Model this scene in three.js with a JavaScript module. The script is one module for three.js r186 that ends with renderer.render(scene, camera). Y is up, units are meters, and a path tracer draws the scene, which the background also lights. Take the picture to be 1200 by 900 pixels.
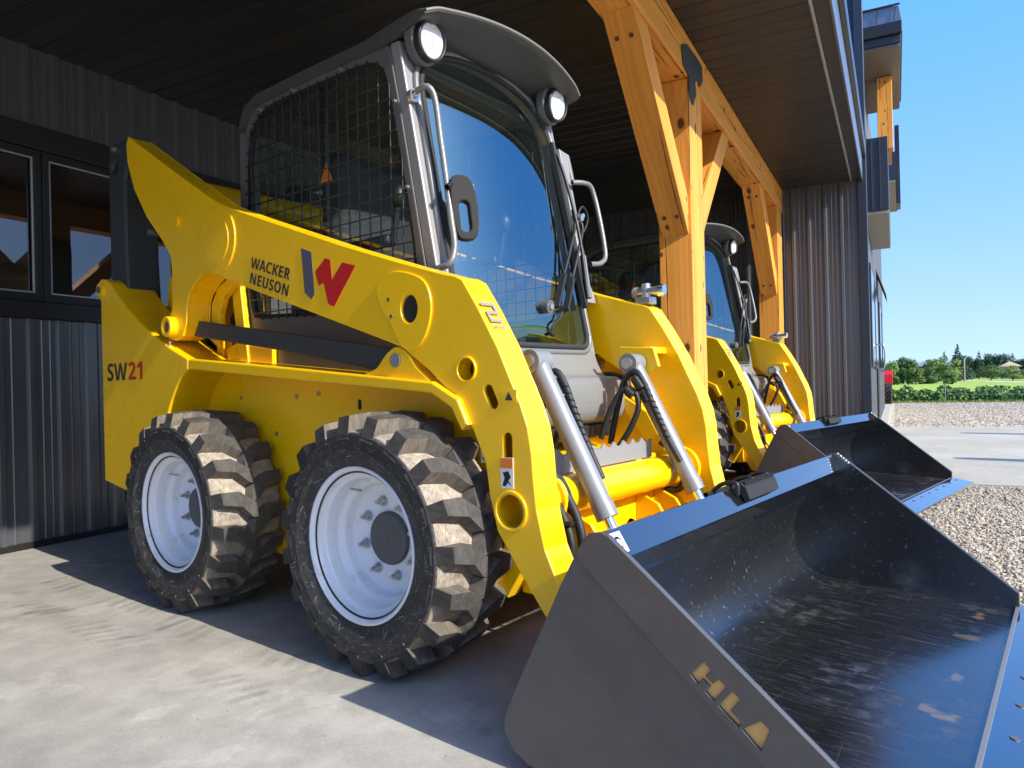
import * as THREE from 'three';
import { mergeGeometries } from 'three/addons/utils/BufferGeometryUtils.js';
import { RoundedBoxGeometry } from 'three/addons/geometries/RoundedBoxGeometry.js';
import { FontLoader } from 'three/addons/loaders/FontLoader.js';
import { TextGeometry } from 'three/addons/geometries/TextGeometry.js';

// ---------------------------------------------------------------- camera, sky, sun, exposure
const scene = new THREE.Scene();
const camera = new THREE.PerspectiveCamera(55.89, 4 / 3, 0.05, 3000);
camera.position.set(1.2406, 0.8219, 2.3257);
camera.rotation.order = 'YXZ';
camera.rotation.set(0.0022, 0.4878, -0.0238);
scene.add(camera);

const SUN_EL = THREE.MathUtils.degToRad(33), SUN_AZ = THREE.MathUtils.degToRad(12);
const sunDir = new THREE.Vector3(Math.cos(SUN_EL) * Math.cos(SUN_AZ), Math.sin(SUN_EL), Math.cos(SUN_EL) * Math.sin(SUN_AZ));
function makeSky() {
  const w = 512, h = 256, d = new Float32Array(w * h * 4);
  const lerp = (a, b, t) => a + (b - a) * t;
  for (let j = 0; j < h; j++) for (let i = 0; i < w; i++) {
    const el = ((j + 0.5) / h - 0.5) * Math.PI, az = ((i + 0.5) / w - 0.5) * 2 * Math.PI;
    const y = Math.sin(el), k = Math.max(0, y);
    const t = 1 - Math.exp(-k * 4.2);
    let c = [lerp(0.205, 0.020, t), lerp(0.285, 0.138, t), lerp(0.375, 0.45, t)];
    const dx = Math.cos(el) * Math.cos(az), dz = Math.cos(el) * Math.sin(az);
    const cs = dx * sunDir.x + y * sunDir.y + dz * sunDir.z;
    const g = 0.55 * Math.pow(Math.max(0, cs), 8) + 1.2 * Math.pow(Math.max(0, cs), 60);
    c = [c[0] + g, c[1] + g * 0.97, c[2] + g * 0.88];
    if (y < 0) c = [0.30, 0.29, 0.24];
    const o = (j * w + i) * 4;
    d[o] = c[0]; d[o + 1] = c[1]; d[o + 2] = c[2]; d[o + 3] = 1;
  }
  const t = new THREE.DataTexture(d, w, h, THREE.RGBAFormat, THREE.FloatType);
  t.mapping = THREE.EquirectangularReflectionMapping;
  t.magFilter = t.minFilter = THREE.LinearFilter; t.needsUpdate = true;
  return t;
}
const skyTex = makeSky();
scene.background = skyTex; scene.environment = skyTex;
const sun = new THREE.DirectionalLight(new THREE.Color(1.0, 0.94, 0.84), 2.15);
sun.position.copy(sunDir).multiplyScalar(30);
sun.castShadow = true; sun.shadow.mapSize.set(4096, 4096);
Object.assign(sun.shadow.camera, { left: -14, right: 14, top: 14, bottom: -14, near: 1, far: 80 });
scene.add(sun); scene.add(sun.target);
const renderer = new THREE.WebGLRenderer({ antialias: true });
renderer.toneMapping = THREE.LinearToneMapping;
renderer.toneMappingExposure = 3.5;
renderer.shadowMap.enabled = true;

// ---------------------------------------------------------------- helpers
function mulberry(a) { return () => { a |= 0; a = a + 0x6D2B79F5 | 0; let t = Math.imul(a ^ a >>> 15, 1 | a); t = t + Math.imul(t ^ t >>> 7, 61 | t) ^ t; return ((t ^ t >>> 14) >>> 0) / 4294967296; }; }
const rnd = mulberry(4711);
const R = (a, b) => a + (b - a) * rnd();
const V = (x, y, z) => new THREE.Vector3(x, y, z);
const used = {};
function numbered(n) { if (!(n in used)) { used[n] = 0; return n; } used[n]++; return n + '_' + String(used[n]).padStart(3, '0'); }
function add(name, geo, mat, parent) { const m = new THREE.Mesh(geo, mat); m.name = name; m.castShadow = m.receiveShadow = true; parent.add(m); return m; }
function part(name, parent, label) { const g = new THREE.Group(); g.name = name; if (label) g.userData.label = label; parent.add(g); return g; }
function tag(o, label, category, group) { o.userData.label = label; o.userData.category = category; if (group) o.userData.group = group; return o; }
function thing(name, label, category, pos = [0, 0, 0], turn = 0, group) { const g = new THREE.Group(); g.name = numbered(name); g.position.set(...pos); g.rotation.y = turn; tag(g, label, category, group); scene.add(g); return g; }
function structure(name, geo, mat) { const m = add(numbered(name), geo, mat, scene); m.userData.kind = 'structure'; return m; }
const poly = pts => new THREE.Shape(pts.map(p => new THREE.Vector2(p[0], p[1])));
function ring(cx, cy, rx, ry = rx, rot = 0, n = 28) { const a = []; for (let i = 0; i < n; i++) { const t = i / n * Math.PI * 2, x = rx * Math.cos(t), y = ry * Math.sin(t); a.push([cx + x * Math.cos(rot) - y * Math.sin(rot), cy + x * Math.sin(rot) + y * Math.cos(rot)]); } return a; }
function slot(cx, cy, w, h, rot = 0, n = 10) { const a = [], r = w / 2, k = h / 2 - r; for (let i = 0; i <= n; i++) { const t = i / n * Math.PI; a.push([r * Math.cos(t), k + r * Math.sin(t)]); } for (let i = 0; i <= n; i++) { const t = Math.PI + i / n * Math.PI; a.push([r * Math.cos(t), -k + r * Math.sin(t)]); } return a.map(([x, y]) => [cx + x * Math.cos(rot) - y * Math.sin(rot), cy + x * Math.sin(rot) + y * Math.cos(rot)]); }
// extrude an outline in the x-y plane between z0 and z1
function ex(pts, z0, z1, b = 0.003, holes = []) {
  const s = poly(pts); for (const h of holes) s.holes.push(new THREE.Path(h.map(p => new THREE.Vector2(p[0], p[1]))));
  if (z1 < z0) [z0, z1] = [z1, z0];
  b = Math.min(b, (z1 - z0) / 2.2);
  const g = new THREE.ExtrudeGeometry(s, { depth: z1 - z0 - 2 * b, bevelEnabled: b > 0, bevelSize: b, bevelThickness: b, bevelOffset: -b, bevelSegments: 2, curveSegments: 12 });
  g.translate(0, 0, z0 + b); return g;
}
function smooth(pts, closed = true, n = 4) { const c = new THREE.CatmullRomCurve3(pts.map(p => V(p[0], p[1], 0)), closed, 'centripetal'); return c.getPoints(pts.length * n).slice(0, closed ? -1 : undefined).map(p => [p.x, p.y]); }
function inset(pts, d) {
  let A = 0; const n = pts.length; for (let i = 0; i < n; i++) { const a = pts[i], b = pts[(i + 1) % n]; A += a[0] * b[1] - b[0] * a[1]; }
  const s = A > 0 ? 1 : -1, o = [];
  for (let i = 0; i < n; i++) {
    const p = pts[(i + n - 1) % n], q = pts[i], r = pts[(i + 1) % n];
    let n1 = [-(q[1] - p[1]), q[0] - p[0]], n2 = [-(r[1] - q[1]), r[0] - q[0]];
    const l1 = Math.hypot(...n1), l2 = Math.hypot(...n2); n1 = n1.map(v => v / l1); n2 = n2.map(v => v / l2);
    let m = [n1[0] + n2[0], n1[1] + n2[1]]; const l = Math.hypot(...m); m = m.map(v => v / l);
    const k = Math.min(1.8, 1 / Math.max(0.3, m[0] * n1[0] + m[1] * n1[1]));
    o.push([q[0] + s * m[0] * d * k, q[1] + s * m[1] * d * k]);
  }
  return o;
}
function box(x0, x1, y0, y1, z0, z1, r = 0.004, seg = 1) { const w = Math.abs(x1 - x0), h = Math.abs(y1 - y0), d = Math.abs(z1 - z0); const g = r > 0 ? new RoundedBoxGeometry(w, h, d, seg, Math.min(r, w / 2.1, h / 2.1, d / 2.1)) : new THREE.BoxGeometry(w, h, d); g.translate((x0 + x1) / 2, (y0 + y1) / 2, (z0 + z1) / 2); return g; }
function tube(pts, r, seg = 8, n) { return new THREE.TubeGeometry(new THREE.CatmullRomCurve3(pts.map(p => V(...p)), false, 'centripetal'), n || pts.length * 6, r, seg); }
function cyl(a, b, r0, r1 = r0, seg = 20) { const A = V(...a), B = V(...b), d = B.clone().sub(A), L = d.length(); const g = new THREE.CylinderGeometry(r1, r0, L, seg); g.translate(0, L / 2, 0); g.applyQuaternion(new THREE.Quaternion().setFromUnitVectors(V(0, 1, 0), d.normalize())); g.translate(A.x, A.y, A.z); return g; }
function bar(a, b, w, h, up = V(0, 1, 0)) { const A = V(...a), B = V(...b), d = B.clone().sub(A), L = d.length(); const g = new RoundedBoxGeometry(w, h, L, 1, Math.min(w, h) * 0.15); const m = new THREE.Matrix4().lookAt(B, A, up); g.applyMatrix4(m); g.translate((A.x + B.x) / 2, (A.y + B.y) / 2, (A.z + B.z) / 2); return g; }
function revolve(prof, seg = 64) { const g = new THREE.LatheGeometry(prof.map(p => new THREE.Vector2(p[0], p[1])), seg); g.rotateX(Math.PI / 2); return g; }
function merge(list) { const l = list.map(g => { const q = g.index ? g.toNonIndexed() : g; for (const k of Object.keys(q.attributes)) if (!['position', 'normal', 'uv', 'color'].includes(k)) q.deleteAttribute(k); return q; }); return mergeGeometries(l); }
// tileable value noise
function noiseGrid(n, seed) { const r = mulberry(seed), a = new Float32Array(n * n); for (let i = 0; i < a.length; i++) a[i] = r(); return (x, y) => { x = ((x % n) + n) % n; y = ((y % n) + n) % n; const i = x | 0, j = y | 0, i1 = (i + 1) % n, j1 = (j + 1) % n; let u = x - i, v = y - j; u = u * u * (3 - 2 * u); v = v * v * (3 - 2 * v); const a0 = a[j * n + i] * (1 - u) + a[j * n + i1] * u, a1 = a[j1 * n + i] * (1 - u) + a[j1 * n + i1] * u; return a0 * (1 - v) + a1 * v; }; }
function fbm(seed, base, oct) { const L = []; for (let o = 0; o < oct; o++) L.push([noiseGrid(base << o, seed + o * 17), base << o, Math.pow(0.5, o)]); const tot = L.reduce((s, l) => s + l[2], 0); return (u, v, ku = 1) => { let s = 0; for (const [f, n, w] of L) s += w * f(u * n * ku, v * n); return s / tot; }; }
function tex(w, h, fn, srgb = true, rx = 1, ry = 1) {
  const d = new Uint8Array(w * h * 4);
  for (let j = 0; j < h; j++) for (let i = 0; i < w; i++) { const c = fn((i + 0.5) / w, (j + 0.5) / h, i, j), o = (j * w + i) * 4; for (let k = 0; k < 3; k++) d[o + k] = Math.max(0, Math.min(255, (typeof c === 'number' ? c : c[k]) * 255)); d[o + 3] = 255; }
  const t = new THREE.DataTexture(d, w, h); t.wrapS = t.wrapT = THREE.RepeatWrapping; t.magFilter = THREE.LinearFilter; t.minFilter = THREE.LinearMipmapLinearFilter; t.generateMipmaps = true;
  if (srgb) t.colorSpace = THREE.SRGBColorSpace; t.repeat.set(rx, ry); t.needsUpdate = true; return t;
}
const mix3 = (a, b, t) => [a[0] + (b[0] - a[0]) * t, a[1] + (b[1] - a[1]) * t, a[2] + (b[2] - a[2]) * t];
const sstep = (a, b, x) => { const t = Math.max(0, Math.min(1, (x - a) / (b - a))); return t * t * (3 - 2 * t); };
const lin = (r, g, b) => new THREE.Color().setRGB(r, g, b);
const std = (c, rough = 0.5, metal = 0, o = {}) => new THREE.MeshStandardMaterial({ color: c, roughness: rough, metalness: metal, ...o });
const phy = (c, rough = 0.5, o = {}) => new THREE.MeshPhysicalMaterial({ color: c, roughness: rough, ...o });

// ---------------------------------------------------------------- textures and materials
const f1 = fbm(11, 4, 6), f2 = fbm(23, 8, 5), f3 = fbm(37, 32, 3), f4 = fbm(51, 64, 2);
const TH = 0.17452;
// concrete slab: x -3 .. 1.2 (u), z 4.2 .. -5.6 (v)
const SX0 = -3.0, SX1 = 1.15, SZ0 = -5.5, SZ1 = 3.1;
const prints = [];
{
  const r = mulberry(99);
  for (const [zc, spread] of [[0.78, 0.02], [0.98, 0.05]]) for (let i = 0; i < 46; i++) {
    const xm = -2.0 + i * 0.066 + r() * 0.02, zm = zc + (r() - 0.5) * spread + 0.02 * Math.sin(i * 0.4);
    prints.push([xm, zm, 0.075 + r() * 0.05, 0.013 + r() * 0.008, (zc > 0.9 ? -1 : 1) * (0.25 + r() * 0.3), 0.25 + 0.75 * r()]);
  }
}
const concreteMap = tex(1024, 2048, (u, v, i, j) => {
  const x = SX0 + u * (SX1 - SX0), z = SZ1 + v * (SZ0 - SZ1);
  let g = 0.61 + (f1(u, v * 2) - 0.5) * 0.15 + (f3(u * 2, v * 4) - 0.5) * 0.10 + (rnd() - 0.5) * 0.05;
  const streak = f2(u * 0.5, v * 6 + 0.2); g += (streak - 0.5) * 0.10;
  if (f2(u * 3 + 0.3, v * 6) > 0.66) g += 0.035;
  // dusty tyre prints
  const xm = x * Math.cos(TH) + z * Math.sin(TH), zm = -x * Math.sin(TH) + z * Math.cos(TH);
  let p = 0;
  if (zm > 0.6 && zm < 1.25 && xm > -2.2 && xm < 1.2) for (const q of prints) {
    const dx = xm - q[0], dz = zm - q[1]; if (Math.abs(dx) > 0.2) continue;
    const c = Math.cos(q[4]), s = Math.sin(q[4]), a = dx * s + dz * c, b = dx * c - dz * s;
    const e = Math.max(Math.abs(a) / q[2] * 1.6, Math.abs(b) / q[3]); p = Math.max(p, (1 - sstep(0.7, 1.25, e)) * q[5]);
  }
  g -= p * (0.02 + 0.14 * f3(u * 3, v * 6)) * sstep(0.32, 0.6, f2(u * 2, v * 4));
  return [g * 0.97, g * 0.945, g * 0.89];
});
concreteMap.wrapS = concreteMap.wrapT = THREE.ClampToEdgeWrapping;
const fineBump = tex(512, 512, (u, v) => 0.5 + (f4(u, v) - 0.5) * 0.9, false);
const fineRough = tex(256, 256, (u, v) => 0.72 + (f2(u, v) - 0.5) * 0.5, false);
const mConcrete = std(0xffffff, 0.85, 0, { map: concreteMap });
const pathMap = tex(512, 512, (u, v) => { const g = 0.655 + (f1(u, v) - 0.5) * 0.16 + (f4(u, v) - 0.5) * 0.06; return [g, g * 0.965, g * 0.87]; }, true, 0.4, 0.4);
const mPath = std(0xffffff, 0.9, 0, { map: pathMap });
const gravelMap = tex(1024, 1024, (u, v) => { const n = f4(u, v), m = f3(u, v), l = f1(u, v); let g = 0.66 + (n - 0.5) * 0.45 + (m - 0.5) * 0.3 + (l - 0.5) * 0.12 + (rnd() - 0.5) * 0.2; return [g * 1.08, g * 0.99, g * 0.86]; }, true, 0.8, 0.8);
const gravelBump = tex(512, 512, (u, v) => f4(u, v) * 0.6 + f3(u, v) * 0.4, false, 0.8, 0.8);
const mGravel = std(0xffffff, 0.95, 0, { map: gravelMap, bumpMap: gravelBump, bumpScale: 0.02 });
const fieldMap = tex(512, 512, (u, v) => { const a = f1(u, v), b = f4(u, v); return mix3([0.48, 0.57, 0.13], [0.68, 0.73, 0.27], Math.max(0, Math.min(1, 0.2 + a * 0.5 + (b - 0.5) * 0.9))); }, true, 0.05, 0.05);
const mField = std(0xffffff, 1, 0, { map: fieldMap });

// timber: u along length (m), v across
function woodFn(seed, base, dark) {
  const a = fbm(seed, 4, 5), b = fbm(seed + 5, 16, 4), k = mulberry(seed + 9), knots = []; for (let i = 0; i < 10; i++) knots.push([k(), 0.1 + 0.8 * k(), 0.016 + 0.030 * k() * k()]); const cracks = []; for (let i = 0; i < 5; i++) cracks.push([k(), 0.15 + 0.4 * k(), k(), k() * 0.05]); const tone = fbm(seed + 13, 2, 3);
  return (u, v) => {
    const w = a(u, v); let y = v + (w - 0.5) * 0.10, kn = 0;
    for (const [ku, kv, kr] of knots) { let du = (u - ku); du -= Math.round(du); const dv = v - kv, d = Math.hypot(du * 2.6, dv * 0.42); kn = Math.max(kn, 1 - sstep(kr * 0.6, kr, d)); y += 0.10 * Math.exp(-d * d / (kr * kr * 9)) * Math.sign(dv); }
    const gr = 0.5 + 0.5 * Math.sin(y * 46 + 6 * w), fi = b(u * 1, v * 14);
    let t = 0.30 * gr + 0.5 * (fi - 0.5) + 0.5 * (w - 0.5); const c = mix3(base, dark, Math.max(0, Math.min(1, 0.25 + t)));
    let cr = 0; for (const [cu, cl, cv, cw] of cracks) { let du = u - cu; du -= Math.floor(du); if (du < cl) { const d = Math.abs(v - cv - (w - 0.5) * 0.12 - cw * Math.sin(du * 9)); cr = Math.max(cr, (1 - sstep(0.006, 0.016, d)) * sstep(0, 0.04, du) * (1 - sstep(cl - 0.05, cl, du))); } } const tn = 1 + (tone(u, v) - 0.5) * 0.22; return mix3(mix3([c[0] * tn, c[1] * tn, c[2] * tn * tn], [0.30, 0.15, 0.06], kn * 0.85), [0.28, 0.14, 0.05], cr * 0.8);
  };
}
const woodMaps = [101, 202, 303].map(s => tex(1024, 256, woodFn(s, [0.91, 0.64, 0.27], [0.80, 0.48, 0.13]), true, 0.4, 4));
const mWood = woodMaps.map(m => std(0xffffff, 0.62, 0, { map: m, bumpMap: m, bumpScale: 0.0006 }));
const mPeg = std(lin(0.10, 0.035, 0.012), 0.7);

const sheetRough = tex(512, 512, (u, v) => 0.30 + (f1(u, v) - 0.5) * 0.18 + (f4(u, v) - 0.5) * 0.10, false);
const sheetMap = tex(512, 512, (u, v) => { const g = 0.335 + (f1(u, v) - 0.5) * 0.05 + (f4(u, v) - 0.5) * 0.02; return [g * 0.95, g * 0.975, g * 1.03]; });
const mSiding = phy(lin(0.066, 0.069, 0.076), 0.27, { ior: 1.8 });
const mNavy = std(lin(0.018, 0.022, 0.034), 0.38);
const mTrim = std(lin(0.012, 0.011, 0.010), 0.4);
const soffitMaps = [0.0, 0.012, -0.008].map((o, i) => tex(256, 64, (u, v) => { const g = 0.15 + o + (f1(u + i * 0.3, v) - 0.5) * 0.05 + (f2(u, v * 6) - 0.5) * 0.03; return [g * 1.01, g * 0.97, g * 0.92]; }));
const mSoffit = soffitMaps.map(m => std(0xffffff, 0.42, 0, { map: m }));
const mFascia = std(lin(0.035, 0.034, 0.033), 0.33);
const mFrameSilver = std(lin(0.42, 0.42, 0.41), 0.35, 0.6);
const mRoofMetal = std(lin(0.20, 0.215, 0.235), 0.28, 0.6);
const mBeige = std(lin(0.28, 0.245, 0.19), 0.7);
const mInterior = std(lin(0.22, 0.20, 0.18), 0.9);
const mPane = phy(lin(0.7, 0.7, 0.7), 0.0, { transmission: 1, thickness: 0, ior: 2.0 });

const sp = mulberry(5);
function specks(n, w, h, maxR, streak, fan = 1.2, cross = 0.3) { const a = new Float32Array(w * h); for (let k = 0; k < n; k++) { const x = sp() * w, y = sp() * h, r = 0.5 + sp() * sp() * maxR, L = streak * sp() * sp(), an = (sp() - 0.5) * fan + (sp() < cross ? 1.5 : 0); const st = Math.max(1, L | 0), v = 0.25 + 0.75 * sp(); for (let s = 0; s <= st; s++) { const cx = x + Math.cos(an) * s, cy = y + Math.sin(an) * s; for (let j = -Math.ceil(r); j <= r; j++) for (let i = -Math.ceil(r); i <= r; i++) if (i * i + j * j <= r * r) { const X = ((cx + i) % w + w) % w | 0, Y = ((cy + j) % h + h) % h | 0; a[Y * w + X] = Math.max(a[Y * w + X], v); } } } return a; }
// machine materials
const dirt = fbm(77, 8, 5);
const paintRough = tex(512, 512, (u, v) => 0.30 + (f1(u, v) - 0.5) * 0.18 + (f4(u, v) - 0.5) * 0.08, false, 1.3, 1.3);
const ySc = specks(420, 1024, 1024, 0.4, 40);
const yellowMap = tex(1024, 1024, (u, v, i, j) => { const d = sstep(0.60, 0.78, dirt(u, v)) * 0.10, s = (f4(u, v) > 0.80 ? 0.10 : 0) + 0.16 * ySc[j * 1024 + i]; return mix3([0.985, 0.765, 0.01], [0.80, 0.70, 0.38], d + s); }, true, 1.1, 1.1);
const mYellow = phy(0xffffff, 1, { map: yellowMap, roughnessMap: paintRough, clearcoat: 0.25, clearcoatRoughness: 0.25 });
const mCharcoal = std(lin(0.105, 0.102, 0.097), 0.45);
const mRoof = std(lin(0.062, 0.060, 0.057), 0.45);
const mBlackPlastic = std(lin(0.012, 0.012, 0.012), 0.45);
const mBlackMatte = std(lin(0.010, 0.010, 0.010), 0.75);
const mLink = std(lin(0.036, 0.042, 0.045), 0.5);
const mSilver = std(lin(0.25, 0.25, 0.25), 0.40, 0.15);
const mHandle = std(lin(0.17, 0.17, 0.17), 0.4, 0.2);
const rimMap = tex(512, 256, (u, v) => { const d = sstep(0.56, 0.80, dirt(u, v)) * 0.5 * f4(u, v) + (f4(u * 2, v * 2) > 0.80 ? 0.25 : 0); return mix3([0.90, 0.905, 0.91], [0.62, 0.56, 0.48], d); }, true, 3, 1);
const mRim = std(0xffffff, 0.38, 0.08, { map: rimMap });
const mHub = std(lin(0.10, 0.10, 0.10), 0.5, 0.2);
const mSteel = std(lin(0.50, 0.50, 0.49), 0.30, 0.85);
const mChrome = std(lin(0.75, 0.75, 0.75), 0.10, 1);
const mCylinder = std(lin(0.21, 0.215, 0.22), 0.42, 0.12);
const mHose = std(lin(0.012, 0.012, 0.012), 0.6);
const mRubber = std(lin(0.020, 0.019, 0.018), 0.75);
const mGlassDark = std(lin(0.52, 0.84, 0.90), 0.0, 1, { transparent: true, opacity: 0.30 });
const mGlassSide = phy(lin(0.80, 0.93, 0.87), 0.0, { transmission: 1, thickness: 0, ior: 1.9 });
const mLens = phy(lin(0.9, 0.9, 0.9), 0.15, { transmission: 0.6, thickness: 0, ior: 1.5 });
const mReflector = std(lin(0.85, 0.85, 0.85), 0.22, 1);
const mRed = std(lin(0.56, 0.012, 0.012), 0.4);
const mGreyPrint = std(lin(0.10, 0.085, 0.11), 0.45);
const mBrownPrint = std(lin(0.055, 0.030, 0.025), 0.45);
const mPaleGrey = std(lin(0.26, 0.22, 0.19), 0.45);
const mWhite = std(lin(0.78, 0.78, 0.76), 0.5);
const mOrange = std(lin(0.75, 0.20, 0.02), 0.5);
const mRust = std(lin(0.62, 0.38, 0.12), 0.8);
const mSeat = std(lin(0.02, 0.022, 0.024), 0.8);
// bucket paint: gloss black with dust specks, scratches
const spA = specks(5200, 1024, 1024, 1.3, 8), spB = specks(9000, 1024, 1024, 0.7, 110, 0.35, 0.04);
const shellD = (u, v, i, j) => Math.min(1, 0.42 * spA[j * 1024 + i] + 0.35 * sstep(0.58, 0.85, dirt(u, v)) * f4(u, v) * 1.4);
const floorD = (u, v, i, j) => Math.min(1, 0.26 * spB[j * 1024 + i] + 0.36 * sstep(0.45, 0.80, dirt(u * 1, v * 1)) * (0.1 + f3(u, v * 2)) * sstep(0.35, 0.75, f4(u, v)) * 1.3);
const rustF = fbm(131, 4, 4);
const shellMap = tex(1024, 1024, (u, v, i, j) => mix3([0.075, 0.075, 0.078], [0.54, 0.535, 0.52], shellD(u, v, i, j)), true, 0.55, 0.55);
const shellRough = tex(1024, 1024, (u, v, i, j) => 0.20 + 0.16 * f1(u, v) + 0.6 * shellD(u, v, i, j), false, 0.55, 0.55);
const floorMap = tex(1024, 1024, (u, v, i, j) => { const c = mix3([0.085, 0.083, 0.082], [0.56, 0.55, 0.53], floorD(u, v, i, j)); const r = sstep(0.72, 0.82, rustF(u * 3, v * 3) + 0.30 * (f4(u, v) - 0.5)); return mix3(c, [0.60, 0.46, 0.27], r * 0.5); }, true, 0.55, 0.55);
const floorRough = tex(1024, 1024, (u, v, i, j) => 0.12 + 0.12 * f1(u, v) + 0.6 * floorD(u, v, i, j), false, 0.55, 0.55);
const mBucketIn = phy(0xffffff, 1, { map: shellMap, roughnessMap: shellRough, ior: 2.2 });
const mBucketFloor = phy(0xffffff, 1, { map: floorMap, roughnessMap: floorRough, ior: 2.2 });
const mBucketRail = phy(lin(0.008, 0.009, 0.012), 0.10, { ior: 2.33, clearcoat: 1, clearcoatRoughness: 0.05 });
const sideMap = tex(1024, 1024, (u, v, i, j) => { const g = 0.32 + (dirt(u, v) - 0.5) * 0.07 + (f4(u, v) - 0.5) * 0.02; return mix3([g * 1.03, g, g * 0.96], [0.55, 0.52, 0.48], 0.22 * spA[j * 1024 + i] * (f2(u, v) > 0.62 ? 1 : 0)); }, true, 0.9, 0.9);
const mBucketSide = phy(0xffffff, 0.36, { map: sideMap });
// tyre
const tyreD = fbm(61, 16, 4);
const scuff = specks(900, 1024, 256, 0.5, 60);
const tyreMap = tex(1024, 256, (u, v, i, j) => { const n = 0.80 + (tyreD(u * 2, v) - 0.5) * 0.30 + (f4(u, v) - 0.5) * 0.28; return [n, n, n]; }, true, 4, 1);
const mTyre = std(0xffffff, 0.82, 0, { map: tyreMap, vertexColors: true });
const scuffMap = tex(1024, 256, (u, v, i, j) => { const n = 0.17 + (tyreD(u * 2, v) - 0.5) * 0.10 + 0.60 * scuff[j * 1024 + i] * (0.4 + f2(u * 2, v)); return [n, n * 0.98, n * 0.95]; }, true, 2, 1);
const mSidewall = std(0xffffff, 0.58, 0, { map: scuffMap });

const font = await new FontLoader().loadAsync('fonts/droid/droid_sans_bold.typeface.json');
function letters(str, size, depth = 0.0012, sx = 1) { const g = new TextGeometry(str, { font, size, depth, curveSegments: 5, bevelEnabled: false }); g.scale(sx, 1, 1); return g; }

// ---------------------------------------------------------------- ground
function sheet(x0, x1, z0, z1, y, mpu = 1) { const g = new THREE.PlaneGeometry(x1 - x0, z1 - z0); g.rotateX(-Math.PI / 2); g.translate((x0 + x1) / 2, y, (z0 + z1) / 2); const p = g.attributes.position, u = g.attributes.uv; for (let i = 0; i < p.count; i++) u.setXY(i, p.getX(i) * mpu, -p.getZ(i) * mpu); return g; }
structure('field', sheet(-700, 700, -1400, 400, -0.10), mField);
structure('gravel_yard', sheet(-30, 60, -23.6, 60, -0.02), mGravel);
{
  const slab = box(SX0, SX1, -0.12, 0, SZ0, SZ1, 0.006); const p = slab.attributes.position, u = slab.attributes.uv;
  for (let i = 0; i < p.count; i++) u.setXY(i, (p.getX(i) - SX0) / (SX1 - SX0), (SZ1 - p.getZ(i)) / (SZ1 - SZ0));
  structure('porch_slab', slab, mConcrete);
}
structure('concrete_path', (() => { const g = box(SX1 + 0.003, 26, -0.1, -0.004, -11.2, -4.15, 0.006); const p = g.attributes.position, u = g.attributes.uv; for (let i = 0; i < p.count; i++) u.setXY(i, p.getX(i), p.getZ(i)); return g; })(), mPath);
structure('pavement', (() => { const g = box(0.953, SX1 - 0.05, -0.1, -0.002, -20.5, -5.503, 0.006); return g; })(), mPath);
structure('farm_drive', (() => { const g = new THREE.BufferGeometry(); const pts = [[13.2, -86, 1.3], [12.4, -100, 1.2], [11.6, -122, 1.2], [10.6, -150, 1.2]]; const v = [], uv = []; for (let i = 0; i < pts.length - 1; i++) { const [a, b, w] = pts[i], [c, d, e] = pts[i + 1]; const q = [[a - w, b], [a + w, b], [c + e, d], [c - e, d]]; for (const k of [0, 1, 2, 0, 2, 3]) { v.push(q[k][0], -0.09, q[k][1]); uv.push(q[k][0] * 0.4, q[k][1] * 0.4); } } g.setAttribute('position', new THREE.Float32BufferAttribute(v, 3)); g.setAttribute('uv', new THREE.Float32BufferAttribute(uv, 2)); g.computeVertexNormals(); return g; })(), mGravel);
{ // loose stones on the gravel
  const stone = new THREE.IcosahedronGeometry(1, 0); const N = 52000;
  const im = new THREE.InstancedMesh(stone, std(lin(1, 1, 1), 0.9), N); im.name = 'loose_gravel'; im.userData = { kind: 'stuff', label: 'loose crushed stone covering the gravel yard', category: 'gravel' };
  const m = new THREE.Matrix4(), q = new THREE.Quaternion(), e = new THREE.Euler(), c = new THREE.Color(), r = mulberry(321);
  for (let i = 0; i < N; i++) {
    let x, z, s; if (i < 36000) { x = 1.16 + 3.2 * r() * r(); z = 1.6 - 5.7 * r(); s = 0.005 + 0.008 * r() * r() + (r() < 0.03 ? 0.007 : 0); } else { x = 1.2 + 7 * r(); z = -11.25 - 12.2 * r(); s = 0.008 + 0.014 * r() * r(); }
    e.set(r() * 6, r() * 6, r() * 6); q.setFromEuler(e); m.compose(V(x, -0.02 + s * 0.25, z), q, V(s * (0.8 + r() * 0.7), s * (0.5 + r() * 0.4), s * (0.8 + r() * 0.6))); im.setMatrixAt(i, m);
    const g = 0.26 + 0.18 * r() * r() + (r() < 0.05 ? 0.10 : 0); c.setRGB(g * 1.14, g * 0.97, g * (0.68 + 0.12 * r())); im.setColorAt(i, c);
  }
  im.castShadow = im.receiveShadow = true; scene.add(im);
}

{ // grit and crumbs of dry soil on the slab
  const im = new THREE.InstancedMesh(new THREE.IcosahedronGeometry(1, 0), std(lin(1, 1, 1), 0.95), 900); im.name = 'slab_grit'; im.userData = { kind: 'stuff', label: 'scattered grit and soil crumbs on the concrete slab', category: 'grit' };
  const m = new THREE.Matrix4(), q = new THREE.Quaternion(), e = new THREE.Euler(), c = new THREE.Color(), r = mulberry(654);
  for (let i = 0; i < 900; i++) { const x = -2.85 + 3.9 * r(), z = -4.5 + 7.4 * r(), s = 0.0012 + 0.0035 * r() * r() * r(); e.set(r() * 6, r() * 6, r() * 6); q.setFromEuler(e); m.compose(V(x, s * 0.35, z), q, V(s * 1.3, s * 0.8, s)); im.setMatrixAt(i, m); const g = 0.08 + 0.25 * r(); c.setRGB(g * 1.1, g, g * 0.8); im.setColorAt(i, c); } im.castShadow = im.receiveShadow = true; scene.add(im);
}

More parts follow.
